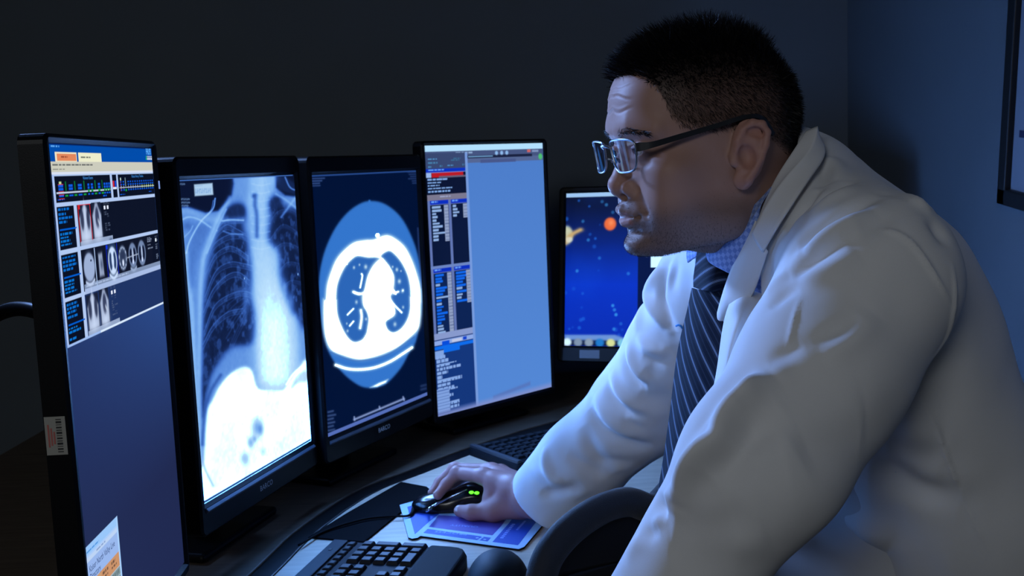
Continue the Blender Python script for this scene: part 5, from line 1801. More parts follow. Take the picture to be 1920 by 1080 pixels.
def patch(name, rows, f, off, th, mat_, parent, n=24, bulge=0.0, rfill=6, lift=None):
    """cloth patch: rows of plan polylines laid on surface f, lifted off by off, th thick"""
    R = []
    for r in rows:
        r = np.array(r, float)
        s = spline(r, 12) if len(r) > 2 else r
        L = np.concatenate([[0], np.cumsum(np.linalg.norm(np.diff(s, axis=0), axis=1))])
        u = np.linspace(0, L[-1], n)
        R.append(np.stack([np.interp(u, L, s[:, 0]), np.interp(u, L, s[:, 1])], 1))
    R = np.array(R)
    rr = np.linspace(0, len(R) - 1, (len(R) - 1) * rfill + 1)
    G = []
    for t in rr:
        i = min(int(t), len(R) - 2); a = t - i
        G.append(R[i] * (1 - a) + R[i + 1] * a)
    G = np.array(G)
    m = len(G)
    p, ok = trace(f, G[..., 0].ravel(), G[..., 1].ravel())
    g = gradn(f, p)
    p = p.reshape(m, n, 3); g = g.reshape(m, n, 3)
    # smooth the sheet
    for _ in range(10):
        q = p.copy()
        q[1:-1] += .25 * (p[:-2] + p[2:] - 2 * p[1:-1])
        q[:, 1:-1] += .25 * (p[:, :-2] + p[:, 2:] - 2 * p[:, 1:-1])
        p = q
        g[1:-1] = nrm(g[:-2] + g[1:-1] + g[2:]); g[:, 1:-1] = nrm(g[:, :-2] + g[:, 1:-1] + g[:, 2:])
    a = np.linspace(0, 1, m)[:, None, None]
    o = off if lift is None else np.interp(a, np.linspace(0, 1, len(lift)), lift)
    top = p + g * (o + bulge * np.sin(np.pi * a))
    bot = top - g * th
    V = np.concatenate([top.reshape(-1, 3), bot.reshape(-1, 3)])
    idx = np.arange(m * n).reshape(m, n); K = m * n
    F = []
    for i in range(m - 1):
        for j in range(n - 1):
            F.append((idx[i, j], idx[i, j + 1], idx[i + 1, j + 1], idx[i + 1, j]))
            F.append((K + idx[i, j], K + idx[i + 1, j], K + idx[i + 1, j + 1], K + idx[i, j + 1]))
    for j in range(n - 1):
        F.append((idx[0, j], K + idx[0, j], K + idx[0, j + 1], idx[0, j + 1]))
        F.append((idx[-1, j], idx[-1, j + 1], K + idx[-1, j + 1], K + idx[-1, j]))
    for i in range(m - 1):
        F.append((idx[i, 0], idx[i + 1, 0], K + idx[i + 1, 0], K + idx[i, 0]))
        F.append((idx[i, -1], K + idx[i, -1], K + idx[i + 1, -1], idx[i + 1, -1]))
    bm = bmesh.new()
    me0 = pymesh(name, V, F)
    bm.from_mesh(me0)
    me = bm_mesh(name, bm)
    return link(name, me, mat_, parent, True)
# ------------------------------------------------------------------ hands
def J(px, py, z):
    return on_z(px, py, z)


HW = J(1003, 930, .792)
INDEX = [J(908, 893, .803), J(857, 887, .800), J(836, 909, .783), J(821, 928, .772)]
MIDDLE = [J(922, 884, .800), J(853, 880, .797), J(825, 905, .778), J(811, 924, .766)]
RING = [J(938, 886, .790), J(872, 891, .783), J(851, 908, .768), J(844, 918, .760)]
PINKY = [J(952, 893, .780), J(898, 896, .770), J(880, 906, .758), J(868, 914, .751)]
THUMB = [J(978, 948, .769), J(925, 959, .759), J(884, 961, .756), J(862, 958, .755)]


def hand_sdf(p):
    d = chain(p, INDEX, [.0120, .0102, .0086, .0076], .006)
    d = np.minimum(d, chain(p, MIDDLE, [.0122, .0102, .0086, .0076], .006))
    d = np.minimum(d, chain(p, RING, [.0118, .0094, .0082, .0072], .006))
    d = np.minimum(d, chain(p, PINKY, [.0108, .0082, .0072, .0064], .006))
    th = chain(p, THUMB, [.0180, .0140, .0118, .0092], .006)
    palm = None
    for m, r0, r1 in ((INDEX[0], .019, .0125), (MIDDLE[0], .021, .0128), (RING[0], .020, .0122), (PINKY[0], .018, .0115)):
        c = cone(p, HW, m, r0, r1)
        palm = c if palm is None else smin(palm, c, .014)
    palm = smin(palm, cone(p, HW * .6 + INDEX[0] * .4, THUMB[1], .015, .011), .014)
    palm = smin(palm, cone(p, INDEX[0] * .8 + HW * .2 + np.array([0, 0, -.004]), THUMB[1] * .6 + INDEX[0] * .4, .012, .0115), .012)
    palm = smin(palm, cone(p, HW + np.array([0, 0, -.006]), THUMB[0], .022, .018), .015)
    d = smin(d, palm, .009)
    d = smin(d, th, .012)
    # knuckles and tendons
    for f in (INDEX, MIDDLE):
        d = smin(d, sph(p, f[1] + np.array([0, 0, .001]), .0104), .004)
    # wrist to forearm
    fa = HW + (ELF - WRF) * .55
    d = smin(d, cone(p, HW, fa, .0265, .031), .02)
    d = smin(d, cone(p, HW + np.array([0, .012, -.002]), fa, .022, .030), .02)
    # nail beds
    return d


def flat_hand(p, wrist, fdir, up, side, s=1.0):
    """a hand resting flat: fdir to the fingers, side towards the thumb"""
    d = None
    q = lambda a, b, c: wrist + a * fdir + b * side + c * up
    spec = ((.026, .088, .17, .0095), (.006, .092, .182, .0098), (-.014, .088, .172, .0092), (-.032, .080, .150, .0082))
    for b, a0, a1, r in spec:
        c = chain(p, [q(a0, b, .012), q((a0 + a1) / 2, b * 1.15, .018), q(a1, b * 1.25, .002)], [r * 1.15, r, r * .8], .004)
        d = c if d is None else np.minimum(d, c)
    palm = None
    for b, a0, a1, r in spec:
        c = cone(p, q(0, b * .5, .008), q(a0, b, .012), .018, r * 1.25)
        palm = c if palm is None else smin(palm, c, .012)
    th = chain(p, [q(.02, .030, .004), q(.06, .058, .0), q(.095, .070, -.004)], [.016, .0125, .009], .006)
    return smin(smin(d, palm, .008), th, .012)


ND = nrm(np.array([-.85, .30, -.30])); NS = nrm(np.cross(ND, np.array([0, 0, 1.]))) * -1.0
NU = np.cross(NS, ND); NU = NU * np.sign(NU[2])
NHAND = WRN + nrm(WRN - ELN) * .035
ND2 = nrm(np.array([-.80, .45, -.28])); NU2 = nrm(np.array([0, 0, 1.]) - ND2 * ND2[2]); NS2 = np.cross(NU2, ND2) * -1.0


def near_hand_sdf(p):
    d = flat_hand(p, NHAND, ND2, NU2, NS2)
    return smin(d, cone(p, NHAND, WRN + (ELN - WRN) * .45, .026, .032), .02)


def inner_sdf(p):
    """the body under the clothes"""
    d = torso_sdf(p, -.010)
    d = smin(d, chain(p, [SHN, ELN, WRN], [.052, .042, .030], .02), .02)
    d = smin(d, chain(p, [SHF, ELF, WRF], [.050, .042, .031], .02), .02)
    d = smin(d, cone(p, h2w(NECK), T(-.01, 0, -.08), .050, .07), .03)
    hip = T(-.02, 0, -.66)
    for s in (1, -1):
        h = hip + BL * s * .085
        k = np.array([h[0] + .03, h[1] + .01, .45]); a = np.array([h[0] + .09, h[1] + .0, .09])
        d = smin(d, chain(p, [h, k, a], [.085, .058, .042], .02), .04)
        d = smin(d, cone(p, a + np.array([.02, 0, -.045]), a + np.array([-.14, -.03, -.055]), .036, .030), .03)
    return d


def build_person():
    root_loc = np.array([.62, 1.18, 0.0])
    pv, pf = net(inner_sdf, np.array([-.05, .75, -.005]), np.array([.86, 1.68, 1.42]), .010, lip=1.5)
    hv, hf = net(hand_sdf, np.array([-.19, 1.44, .735]), np.array([.10, 1.72, .87]), .0014, lip=1.2)
    mid = WRN + ND2 * .06
    nv, nf = net(near_hand_sdf, mid - .20, mid + .22, .0028, lip=1.2)
    V = np.concatenate([HV, hv, nv, pv]); o1, o2, o3 = len(HV), len(HV) + len(hv), len(HV) + len(hv) + len(nv)
    F = np.concatenate([HFc, hf + o1, nf + o2, pf + o3])
    sk = np.array([.38, .185, .165])
    hc = np.tile(sk, (len(hv), 1))
    for f in (INDEX, MIDDLE, RING):                                   # pinker knuckles and tips
        for k in (0, 1, 3):
            w = np.exp(-(((hv - f[k]) ** 2).sum(1)) / .010 ** 2)[:, None] * .35
            hc = hc * (1 - w) + w * np.array([.44, .18, .16])
    C = np.concatenate([HEADCOL, hc, np.tile(sk, (len(nv) + len(pv), 1))])
    me = npmesh('person', V, F)
    set_color(me, 'col', C)
    body = link('person', me, M_SKIN, None, True)
    tag(body, 'man in white lab coat and striped tie leaning towards the screens, hand on mouse', 'person')
    # nails
    M_NAIL = mat('fingernail', (.52, .33, .28), .25, spec=.6)
    for f, r, up in ((THUMB, .0092, np.array([-.15, -.75, .65])), (INDEX, .0076, np.array([-.75, -.15, .65])), (MIDDLE, .0076, np.array([-.75, -.1, .65]))):
        ax = nrm(f[3] - f[2]); u = nrm(up - ax * (up @ ax)); sd = np.cross(ax, u)
        bm = bmesh.new()
        bmesh.ops.create_uvsphere(bm, u_segments=16, v_segments=10, radius=1.0)
        bmesh.ops.transform(bm, matrix=frame_matrix(f[3] + u * (r - .0014) - ax * .0005, ax * .0050, sd * r * .62, u * .0016), verts=bm.verts)
        link('fingernail', bm_mesh('fingernail', bm), M_NAIL, body, True)
    return body


# ------------------------------------------------------------------ cloth materials
def cloth_mat(name, col, weave=1800.0, rough=.85, bump=.25, sheen=.15):
    m = mat(name, col, rough, spec=.2, sheen=sheen, noise=.03, nscale=30)
    nt = m.node_tree
    b = nt.nodes['Principled BSDF']
    tc = [n for n in nt.nodes if n.type == 'TEX_COORD'][0]
    n = nt.nodes.new('ShaderNodeTexNoise')
    n.inputs['Scale'].default_value = weave
    n.inputs['Detail'].default_value = 2
    bp = nt.nodes.new('ShaderNodeBump')
    bp.inputs['Strength'].default_value = bump
    bp.inputs['Distance'].default_value = .0006
    nt.links.new(tc.outputs['Object'], n.inputs[0]); nt.links.new(n.outputs['Fac'], bp.inputs['Height']); nt.links.new(bp.outputs['Normal'], b.inputs['Normal'])
    return m


M_COAT = cloth_mat('white_coat_cotton', (.74, .74, .75))
M_TROUSER = cloth_mat('dark_trousers', (.018, .019, .024))
M_SHOE = mat('black_leather', (.01, .01, .01), .35)
M_SHIRT = cloth_mat('blue_checked_shirt', (.26, .36, .68))
_nt = M_SHIRT.node_tree                                           # small woven check
_tc = [n for n in _nt.nodes if n.type == 'TEX_COORD'][0]
_ck = _nt.nodes.new('ShaderNodeTexChecker')
_ck.inputs['Color1'].default_value = (.16, .25, .58, 1); _ck.inputs['Color2'].default_value = (.30, .40, .72, 1)
_ck.inputs['Scale'].default_value = 230
_cb = _nt.nodes.new('ShaderNodeCombineXYZ')
for _i, _d in enumerate((nrm(P(1440, 370, 1.1) - P(1345, 470, 1.12)), nrm(np.cross(nrm(P(1440, 370, 1.1) - P(1345, 470, 1.12)), np.array([-.45, -.85, .15]))))):
    _dt = _nt.nodes.new('ShaderNodeVectorMath'); _dt.operation = 'DOT_PRODUCT'; _dt.inputs[1].default_value = tuple(float(c) for c in _d)
    _nt.links.new(_tc.outputs['Object'], _dt.inputs[0]); _nt.links.new(_dt.outputs['Value'], _cb.inputs[_i])
_nt.links.new(_cb.outputs[0], _ck.inputs['Vector']); _nt.links.new(_ck.outputs['Color'], _nt.nodes['Principled BSDF'].inputs['Base Color'])
M_TIE = attr_mat('striped_tie', 'col', .75, spec=.06)


def sheet(name, grid, th, mat_, parent, nu=14, nv=14):
    """cloth sheet through a grid of world points [rows][cols], th thick"""
    g = np.array(grid, float)
    a = np.array([spline(r, nu) for r in g])
    b = np.array([spline(a[:, j], nv) for j in range(a.shape[1])]).transpose(1, 0, 2)
    m, n = b.shape[:2]
    du = np.gradient(b, axis=1); dv = np.gradient(b, axis=0)
    N = nrm(np.cross(du, dv))
    V = np.concatenate([(b + N * th / 2).reshape(-1, 3), (b - N * th / 2).reshape(-1, 3)])
    idx = np.arange(m * n).reshape(m, n); K = m * n
    F = []
    for i in range(m - 1):
        for j in range(n - 1):
            F.append((idx[i, j], idx[i, j + 1], idx[i + 1, j + 1], idx[i + 1, j])); F.append((K + idx[i, j], K + idx[i + 1, j], K + idx[i + 1, j + 1], K + idx[i, j + 1]))
    for j in range(n - 1):
        F += [(idx[0, j], K + idx[0, j], K + idx[0, j + 1], idx[0, j + 1]), (idx[-1, j], idx[-1, j + 1], K + idx[-1, j + 1], K + idx[-1, j])]
    for i in range(m - 1):
        F += [(idx[i, 0], idx[i + 1, 0], K + idx[i + 1, 0], K + idx[i, 0]), (idx[i, -1], K + idx[i, -1], K + idx[i + 1, -1], idx[i + 1, -1])]
    bm = bmesh.new(); bm.from_mesh(pymesh(name, V, F))
    return link(name, bm_mesh(name, bm), mat_, parent, True), b


def collar_sdf(p):
    d = torso_sdf(p, .014)
    return smin(d, cone(p, T(-.01, 0, -.06), T(.0, 0, .10), .070, .062), .03)


def stripe_cols(me, o, ex, ey, period, wid):
    V = np.array([v.co for v in me.vertices]) - o
    s = (V @ ex) / period
    f = np.abs(s - np.round(s)) * period
    w = np.clip(1 - (f - wid * .4) / (wid * .5), 0, 1)[:, None]
    s2 = s * 3 + .5
    f2 = np.abs(s2 - np.round(s2)) * period / 3
    w2 = np.clip(1 - (f2 - .0003) / .0008, 0, 1)[:, None] * .12
    base = np.array([.006, .010, .022]); lite = np.array([.15, .19, .27])
    return base * (1 - w - w2) + lite * (w + w2)


def build_clothes(body):
    co = build_coat(body, M_COAT)
    # upper collar and lapel, laid over the coat
    patch('coat_collar', [[(1503, 256), (1482, 289), (1455, 338), (1430, 410)], [(1514, 262), (1510, 302), (1487, 352), (1440, 440)], [(1525, 270), (1544, 309), (1506, 385), (1449, 472)]], collar_sdf, .008, .0022, M_COAT, co, 40, .003, 8, [.009, .017, .012])
    patch('lapel', [[(1432, 408), (1386, 505), (1356, 610), (1345, 700)], [(1449, 471), (1413, 563), (1379, 592), (1352, 702)]], lambda p: torso_sdf(p, .016), .010, .002, M_COAT, co, 40, .004, 8, [.012, .007])
    # near front panel hanging from the chest, with soft vertical folds
    pan = [[P(1392, 520, 1.21), P(1412, 520, 1.19), P(1450, 520, 1.17), P(1500, 520, 1.15), P(1600, 520, 1.12)],
           [P(1362, 590, 1.12), P(1385, 590, 1.07), P(1412, 590, 1.075), P(1490, 590, 1.05), P(1610, 590, 1.08)],
           [P(1346, 690, 1.115), P(1362, 690, 1.06), P(1392, 690, 1.07), P(1480, 690, 1.05), P(1620, 690, 1.10)],
           [P(1330, 800, 1.16), P(1360, 800, 1.13), P(1400, 800, 1.14), P(1490, 800, 1.13), P(1630, 800, 1.13)],
           [P(1340, 930, 1.33), P(1430, 930, 1.27), P(1510, 930, 1.215), P(1600, 930, 1.150), P(1700, 930, 1.112)],
           [P(1340, 1090, 1.38), P(1440, 1090, 1.33), P(1530, 1090, 1.275), P(1630, 1090, 1.215), P(1720, 1090, 1.19)],
           [P(1340, 1300, 1.45), P(1440, 1300, 1.40), P(1530, 1300, 1.36), P(1640, 1300, 1.33), P(1740, 1300, 1.32)]]
    sheet('front_panel', pan, .002, M_COAT, co, 12, 10)
    # blue embroidered mark on the far panel, shoulder strap
    q, ok = trace(coat_sdf, [1268, 1272, 1277, 1281], [611, 609, 611, 616])
    gq = gradn(coat_sdf, q)
    M_EMB = mat('blue_embroidery', (.02, .22, .55), .7)
    tube('embroidery', q + gq * .0004, .0013, M_EMB, co, 6)
    # shirt
    V, F = net(lambda p: np.maximum(torso_sdf(p, .002), .78 - p[:, 2]), np.array([.0, .85, .76]), np.array([.85, 1.55, 1.42]), .006, lip=1.5)
    neck_cut = cone(V.astype(np.float32), T(.0, 0, -.02), T(.01, 0, .14), .052, .060)
    tl = (V - N0) @ BR.T
    keep = (neck_cut[F] > -.002).any(1) & ((tl[F][:, :, 0] > .0) & (np.abs(tl[F][:, :, 1]) < .11)).any(1)
    sh = link('shirt', npmesh('shirt', V, F[keep]), M_SHIRT, body, True)
    sh['label'] = 'blue checked dress shirt'
    patch('shirt_collar', [[(1452, 348), (1425, 378), (1385, 415), (1336, 463)], [(1440, 385), (1418, 425), (1392, 455), (1352, 484)], [(1436, 410), (1414, 455), (1400, 485), (1384, 508)]], collar_sdf, .010, .0018, M_SHIRT, sh, 30, .003, 8, [.008, .013, .012])
    patch('shirt_collar', [[(1330, 466), (1318, 466), (1303, 468)], [(1322, 480), (1312, 486), (1304, 492)]], collar_sdf, .010, .0018, M_SHIRT, sh, 12, .001, 5)
    # tie: knot and blade
    le = [(1299, 540, 1.222), (1291, 579, 1.228), (1272, 661, 1.232), (1260, 757, 1.230), (1248, 844, 1.225), (1236, 920, 1.220), (1226, 1000, 1.215)]
    ri = [(1354, 545, 1.160), (1357, 600, 1.158), (1346, 690, 1.152), (1338, 757, 1.148), (1330, 844, 1.145), (1322, 920, 1.14), (1314, 1000, 1.135)]
    rows = []
    for (a, b) in zip(le, ri):
        A, B = P(*a), P(*b)
        bow = nrm(np.cross(B - A, np.array([0, 0, 1.])))
        if bow[0] > 0: bow = -bow
        rows.append([A, A * .67 + B * .33 + bow * .006, A * .33 + B * .67 + bow * .006, B])
    tie, b = sheet('tie', rows, .003, M_TIE, body, 22, 60)
    ex = nrm(b[-1, 0] - b[0, 0]) - nrm((b[0, -1] - b[0, 0]))
    set_color(tie.data, 'col', stripe_cols(tie.data, b[0, 0], ex, None, .0235, .0022))
    tie['label'] = 'dark navy tie with thin diagonal stripes'
    kn = [[P(1310, 466, 1.200), P(1324, 468, 1.176), P(1340, 474, 1.162), P(1360, 486, 1.162)],
          [P(1307, 492, 1.205), P(1326, 496, 1.168), P(1346, 502, 1.152), P(1370, 508, 1.160)],
          [P(1303, 520, 1.210), P(1324, 524, 1.168), P(1344, 526, 1.152), P(1364, 528, 1.160)],
          [P(1303, 538, 1.214), P(1322, 544, 1.178), P(1340, 545, 1.162), P(1355, 541, 1.165)]]
    kt, kb = sheet('tie_knot', kn, .004, M_TIE, tie, 14, 14)
    ex2 = nrm(nrm(kb[-1, 0] - kb[0, 0]) * .75 + nrm(kb[0, -1] - kb[0, 0]) * .5)
    set_color(kt.data, 'col', stripe_cols(kt.data, kb[0, 0], ex2, None, .0160, .0016))
    # trousers and shoes
    def tr(p):
        hip = T(-.02, 0, -.66)
        d = ell(p, hip, (.13, .17, .15), BR)
        for s in (1, -1):
            h = hip + BL * s * .085
            k = np.array([h[0] + .03, h[1] + .01, .45]); a = np.array([h[0] + .09, h[1] + .0, .09])
            d = smin(d, chain(p, [h, k, a], [.10, .078, .062], .02), .03)
        return np.maximum(d, .045 - p[:, 2])
    V, F = net(tr, np.array([.40, .90, .03]), np.array([.87, 1.50, .92]), .012, lip=1.4)
    link('trousers', npmesh('trousers', V, F), M_TROUSER, body, True)
    hip = T(-.02, 0, -.66)
    for s in (1, -1):
        h = hip + BL * s * .085
        a = np.array([h[0] + .09, h[1], .09])
        f = lambda p: np.maximum(smin(cone(p, a + np.array([.02, 0, -.045]), a + np.array([-.15, -.03, -.055]), .046, .042), cone(p, a, a + np.array([0, 0, -.04]), .05, .05), .03), .002 - p[:, 2])
        V, F = net(f, a + np.array([-.23, -.12, -.10]), a + np.array([.10, .10, .06]), .007, lip=1.4)
        link('shoe', npmesh('shoe', V, F), M_SHOE, body, True)
    return co


person = build_person()
build_face(person)
gls = build_glasses(person)
gls['label'] = 'rectangular grey metal eyeglasses'
build_clothes(person)
# ------------------------------------------------------------------ things on the desk
def v3(a, z=0.0):
    return np.array([a[0], a[1], z])


EZ = np.array([0, 0, 1.])
_keycache = {}


def key_mesh(w, d, h):
    k = (round(w, 4), round(d, 4), round(h, 4))
    if k not in _keycache:
        b = bmesh.new()
        t = .0022
        lo = [b.verts.new((x * w / 2, y * d / 2, 0)) for x, y in ((-1, -1), (1, -1), (1, 1), (-1, 1))]
        hi = [b.verts.new((x * (w / 2 - t), y * (d / 2 - t), h)) for x, y in ((-1, -1), (1, -1), (1, 1), (-1, 1))]
        for i in range(4):
            j = (i + 1) % 4
            b.faces.new((lo[i], lo[j], hi[j], hi[i]))
        b.faces.new(hi)
        es = [e for e in b.edges if e.verts[0] in hi and e.verts[1] in hi]
        bmesh.ops.bevel(b, geom=es, offset=.0009, segments=1, profile=.5, affect='EDGES')
        me = bm_mesh('key', b)
        me.materials.append(M_KEY)
        _keycache[k] = me
    return _keycache[k]


def place_key(root, O, ex, ey, a, b, w, d, z, h=.0055):
    o = bpy.data.objects.new('key', key_mesh(w, d, h))
    COL.objects.link(o)
    p = O + ex * a + ey * b
    o.parent = root
    o.matrix_parent_inverse = Matrix.Translation(-Vector(root.location))
    o.matrix_basis = frame_matrix((p[0], p[1], z), ex, ey, EZ)
    return o


def rounded(pts, r, n=5):
    """round the corners of a polygon"""
    p = np.array(pts, float); out = []
    for i in range(len(p)):
        a, b, c = p[i - 1], p[i], p[(i + 1) % len(p)]
        rr = r if np.isscalar(r) else r[i]
        u, v = nrm(a - b), nrm(c - b)
        q0, q1 = b + u * rr, b + v * rr
        for t in np.linspace(0, 1, n):
            out.append((1 - t) ** 2 * q0 + 2 * t * (1 - t) * b + t * t * q1)
    return out


# near keyboard: rear edge towards the monitors, number pad at the far end
kO = on_z(624, 1012, DESK_Z + .02); kO = np.array([kO[0], kO[1], 0])
kang = math.radians(-13)
kex = np.array([math.cos(kang), math.sin(kang), 0]); key_ = np.array([math.sin(kang), -math.cos(kang), 0])
kb = empty('keyboard', (kO[0] + .05, kO[1] - .2, DESK_Z), 'large black ergonomic keyboard with number pad in the foreground', 'keyboard')
MK = frame_matrix((kO[0], kO[1], 0), kex, -key_, EZ)
z1 = DESK_Z + .020
prism('body', [tuple(q) for q in rounded([(0, 0), (.208, -.012), (.212, -.46), (0, -.46)], [.012, .03, .02, .012])], (DESK_Z + .0004, z1), M_DARKGREY, kb, MK, r=.004)
prism('palm_rest', [tuple(q) for q in rounded([(.150, -.012), (.206, -.016), (.210, -.455), (.150, -.455)], [.006, .026, .02, .006])], (z1 - .002, z1 + .004), mat('soft_black_rest', (.005, .008, .011), .7, spec=.12), kb, MK, r=.003)
prism('rear_strip', [tuple(q) for q in rounded([(.004, -.004), (.026, -.006), (.026, -.45), (.004, -.45)], .003)], (z1 - .002, z1 + .003), mat('strip_plastic', (.010, .016, .024), .5, spec=.08), kb, MK, r=.0015)
rbox('indicator_light', (.004, .006, .001), frame_matrix(kO + kex * .015 + key_ * .045 + EZ * (z1 + .0032), kex, key_, EZ), M_BLACK, kb, r=0)
zk_ = z1 - .001
for i in range(16):                                             # function row: small keys
    place_key(kb, kO, kex, key_, .036, .017 + .0178 * i, .0125, .015, zk_, .0045)
for r in range(5):                                              # number pad
    for c in range(4):
        if (r, c) in ((2, 0), (4, 0)):
            continue
        d = .0172
        bb = .017 + .019 * c
        if (r, c) in ((1, 0), (3, 0)):
            place_key(kb, kO, kex, key_, .0605 + .019 * r + .0095, bb, .0362, d, zk_, .006)
        elif (r, c) == (4, 2):
            place_key(kb, kO, kex, key_, .0605 + .019 * r, bb + .0095, .0172, .0362, zk_, .006)
        elif (r, c) == (4, 3):
            continue
        else:
            place_key(kb, kO, kex, key_, .0605 + .019 * r, bb, .0172, d, zk_, .006)
for r in range(5):                                              # navigation block and main block
    for c in range(3):
        if r == 2 or (r == 3 and c != 1):
            continue
        place_key(kb, kO, kex, key_, .0605 + .019 * r, .103 + .019 * c, .0172, .0172, zk_, .006)
    for c in range(14):
        if r == 4 and 4 <= c <= 8:
            if c == 4:
                place_key(kb, kO, kex, key_, .0605 + .019 * r, .170 + .019 * 6, .0172, .092, zk_, .006)
            continue
        place_key(kb, kO, kex, key_, .0605 + .019 * r, .170 + .019 * c, .0172, .0172, zk_, .006)

# far keyboard in shadow
cO = on_z(878, 853); cO = np.array([cO[0], cO[1], 0])
e1 = nrm((on_z(985, 893) - on_z(878, 853)) * np.array([1, 1, 0]))
e2 = np.array([-e1[1], e1[0], 0])
if e2[1] < 0: e2 = -e2
kf = empty('keyboard', (cO[0] + .1, cO[1] + .05, DESK_Z), 'slim black keyboard on the desk behind the mouse hand', 'keyboard')
MF = frame_matrix((cO[0], cO[1], 0), e1, e2, EZ)
prism('body', [tuple(q) for q in rounded([(0, 0), (.165, 0), (.165, .44), (0, .44)], .008)], (DESK_Z + .0004, DESK_Z + .017), M_DARKGREY, kf, MF, r=.004)
prism('end_ridge', [tuple(q) for q in rounded([(.002, .002), (.160, .002), (.160, .012), (.002, .012)], .003)], (DESK_Z + .016, DESK_Z + .0215), mat('ridge_plastic', (.03, .035, .045), .4), kf, MF, r=.002)
for r in range(6):
    for c in range(20):
        place_key(kf, cO, e1, e2, .024 + .0205 * r + (.004 if r > 0 else 0), .027 + .0203 * c, .0178, .0175, DESK_Z + .0165, .005)

# mouse pad printed with an arrow diagram
M_PADW = mat('pad_pale_blue', (.42, .60, .80), .55)
M_PADB = mat('pad_blue', (.012, .065, .42), .55)
M_PADP = mat('pad_purple', (.085, .055, .33), .55)
M_PADT = mat('pad_pale_print', (.26, .36, .80), .55)
M_PADL = mat('pad_light_print', (.30, .48, .85), .55)
M_RUB = mat('black_rubber', (.004, .004, .005), .8, spec=.1)
X2 = lambda pts: [(730 + a / 5.647, 860 + b / 5.647) for a, b in pts]
DZ = lambda pts, z: [tuple(on_z(a, b, z)[:2]) for a, b in pts]
padz = DESK_Z + .0035
outl = [(110, 490), (430, 400), (640, 300), (1000, 300), (1640, 640), (1640, 680), (1430, 930), (1370, 955), (330, 815), (300, 835), (240, 845), (200, 830)]
pc = on_z(880, 985)
pad = empty('mouse_pad', (pc[0], pc[1], DESK_Z), 'blue and purple printed mouse pad shaped like an arrow', 'mouse pad')
po = DZ(X2(outl), padz)
prism('pad_base', po, (DESK_Z + .0004, padz - .0004), M_RUB, pad)
prism('pad_top', po, (padz - .0004, padz), M_PADW, pad)
for nm, pts, m in (('printed_panel', [(190, 512), (470, 430), (560, 560), (405, 680), (270, 800)], M_PADB), ('printed_panel', [(480, 655), (520, 600), (1240, 640), (1185, 712), (1092, 812), (420, 722)], M_PADP),
                   ('printed_panel', [(405, 745), (1075, 838), (1040, 876), (362, 786)], M_PADB), ('printed_panel', [(1262, 690), (1330, 600), (1610, 590), (1565, 655), (1362, 916), (1092, 882)], M_PADB)):
    prism(nm, DZ(X2(pts), padz), (padz, padz + .0003), m, pad)
for s, pts, sz, m in (('PROCESS', [(840, 808), (470, 772)], .0088, M_PADL), ('QUALITY', [(950, 728), (640, 705)], .0085, M_PADT)):
    a, b = on_z(*X2(pts)[0], padz), on_z(*X2(pts)[1], padz)
    ex_ = nrm(b - a); ey_ = np.cross(EZ, ex_)
    text('printed_word', s, sz, frame_matrix((a + b) / 2 + EZ * .0005 - ey_ * .003, ex_, ey_, EZ), m, pad, 'CENTER', sx=float(np.linalg.norm(b - a)) / (sz * len(s) * .62))
for k, (a, b) in enumerate(((930, 842), (965, 850), (985, 835), (1010, 858), (950, 862))):        # little emblem
    c = on_z(*X2([(a, b)])[0], padz)
    rbox('emblem', (.004, .003, .0002), Matrix.Translation((c[0], c[1], padz + .0005)) @ Matrix.Rotation(k * .9, 4, 'Z'), M_PADW, pad, r=0)
for (p0, p1, w) in (((1185, 850), (1320, 690), .005), ((1350, 760), (1440, 660), .0035)):
    a, b = on_z(*X2([p0])[0], padz), on_z(*X2([p1])[0], padz)
    n = 9
    for k in range(n):
        c = a + (b - a) * (k + .5) / n
        rbox('printed_stroke', (float(np.linalg.norm(b - a)) / n * .6, w, .0002), frame_matrix(c + EZ * .0005, nrm(b - a), np.cross(EZ, nrm(b - a)), EZ), M_PADT, pad, r=0)

# the mouse under his hand
mz = padz + .0004
mb = np.array([-.072, 1.632, 0]); mf = np.array([-.128, 1.634, 0])


def mouse_sdf(p):
    d = smin(ell(p, (mb[0], mb[1], mz + .009), (.044, .033, .031)), ell(p, (mf[0], mf[1], mz + .006), (.046, .030, .019)), .018)
    d = smax(d, -cone(p, (mb[0] + .01, mb[1] - .048, mz + .020), (mf[0], mf[1] - .045, mz + .012), .018, .018), .006)
    return np.maximum(d, mz - p[:, 2])


ms = empty('computer_mouse', (-.10, 1.624, padz), 'black and silver computer mouse under his right hand', 'mouse')
V, F = net(mouse_sdf, np.array([-.19, 1.57, mz - .006]), np.array([-.01, 1.68, mz + .06]), .0016, lip=1.4)
link('shell', npmesh('shell', V, F), M_BLACK_GLOSS, ms, True)
M_SILV = mat('silver_trim', (.55, .60, .66), .22, metal=.9)
q, ok = trace(mouse_sdf, *zip(*[(789, 968), (800, 959), (812, 950), (826, 942), (842, 934), (860, 926), (876, 918)]))
tube('silver_trim', spline(q + np.array([0, -.0008, .0008]), 4), np.interp(np.linspace(0, 1, 25), [0, .25, .6, 1], [.0022, .0026, .0016, .0008]), M_SILV, ms, 8)
M_LED = mat('green_light', (.02, .3, .02), .4, emit=(.10, 1.0, .02), estr=2.6)
for a, b in ((884, 924), (894, 925)):
    q, ok = trace(mouse_sdf, [a], [b])
    c = q[0]
    bm = bmesh.new()
    bmesh.ops.create_uvsphere(bm, u_segments=12, v_segments=8, radius=.0026)
    bmesh.ops.transform(bm, matrix=Matrix.Translation(c + np.array([0, -.001, .001])) @ Matrix.Diagonal((1.5, 1, .9, 1)), verts=bm.verts)
    link('indicator_light', bm_mesh('indicator_light', bm), M_LED, ms, True)
q, ok = trace(mouse_sdf, [812], [936])
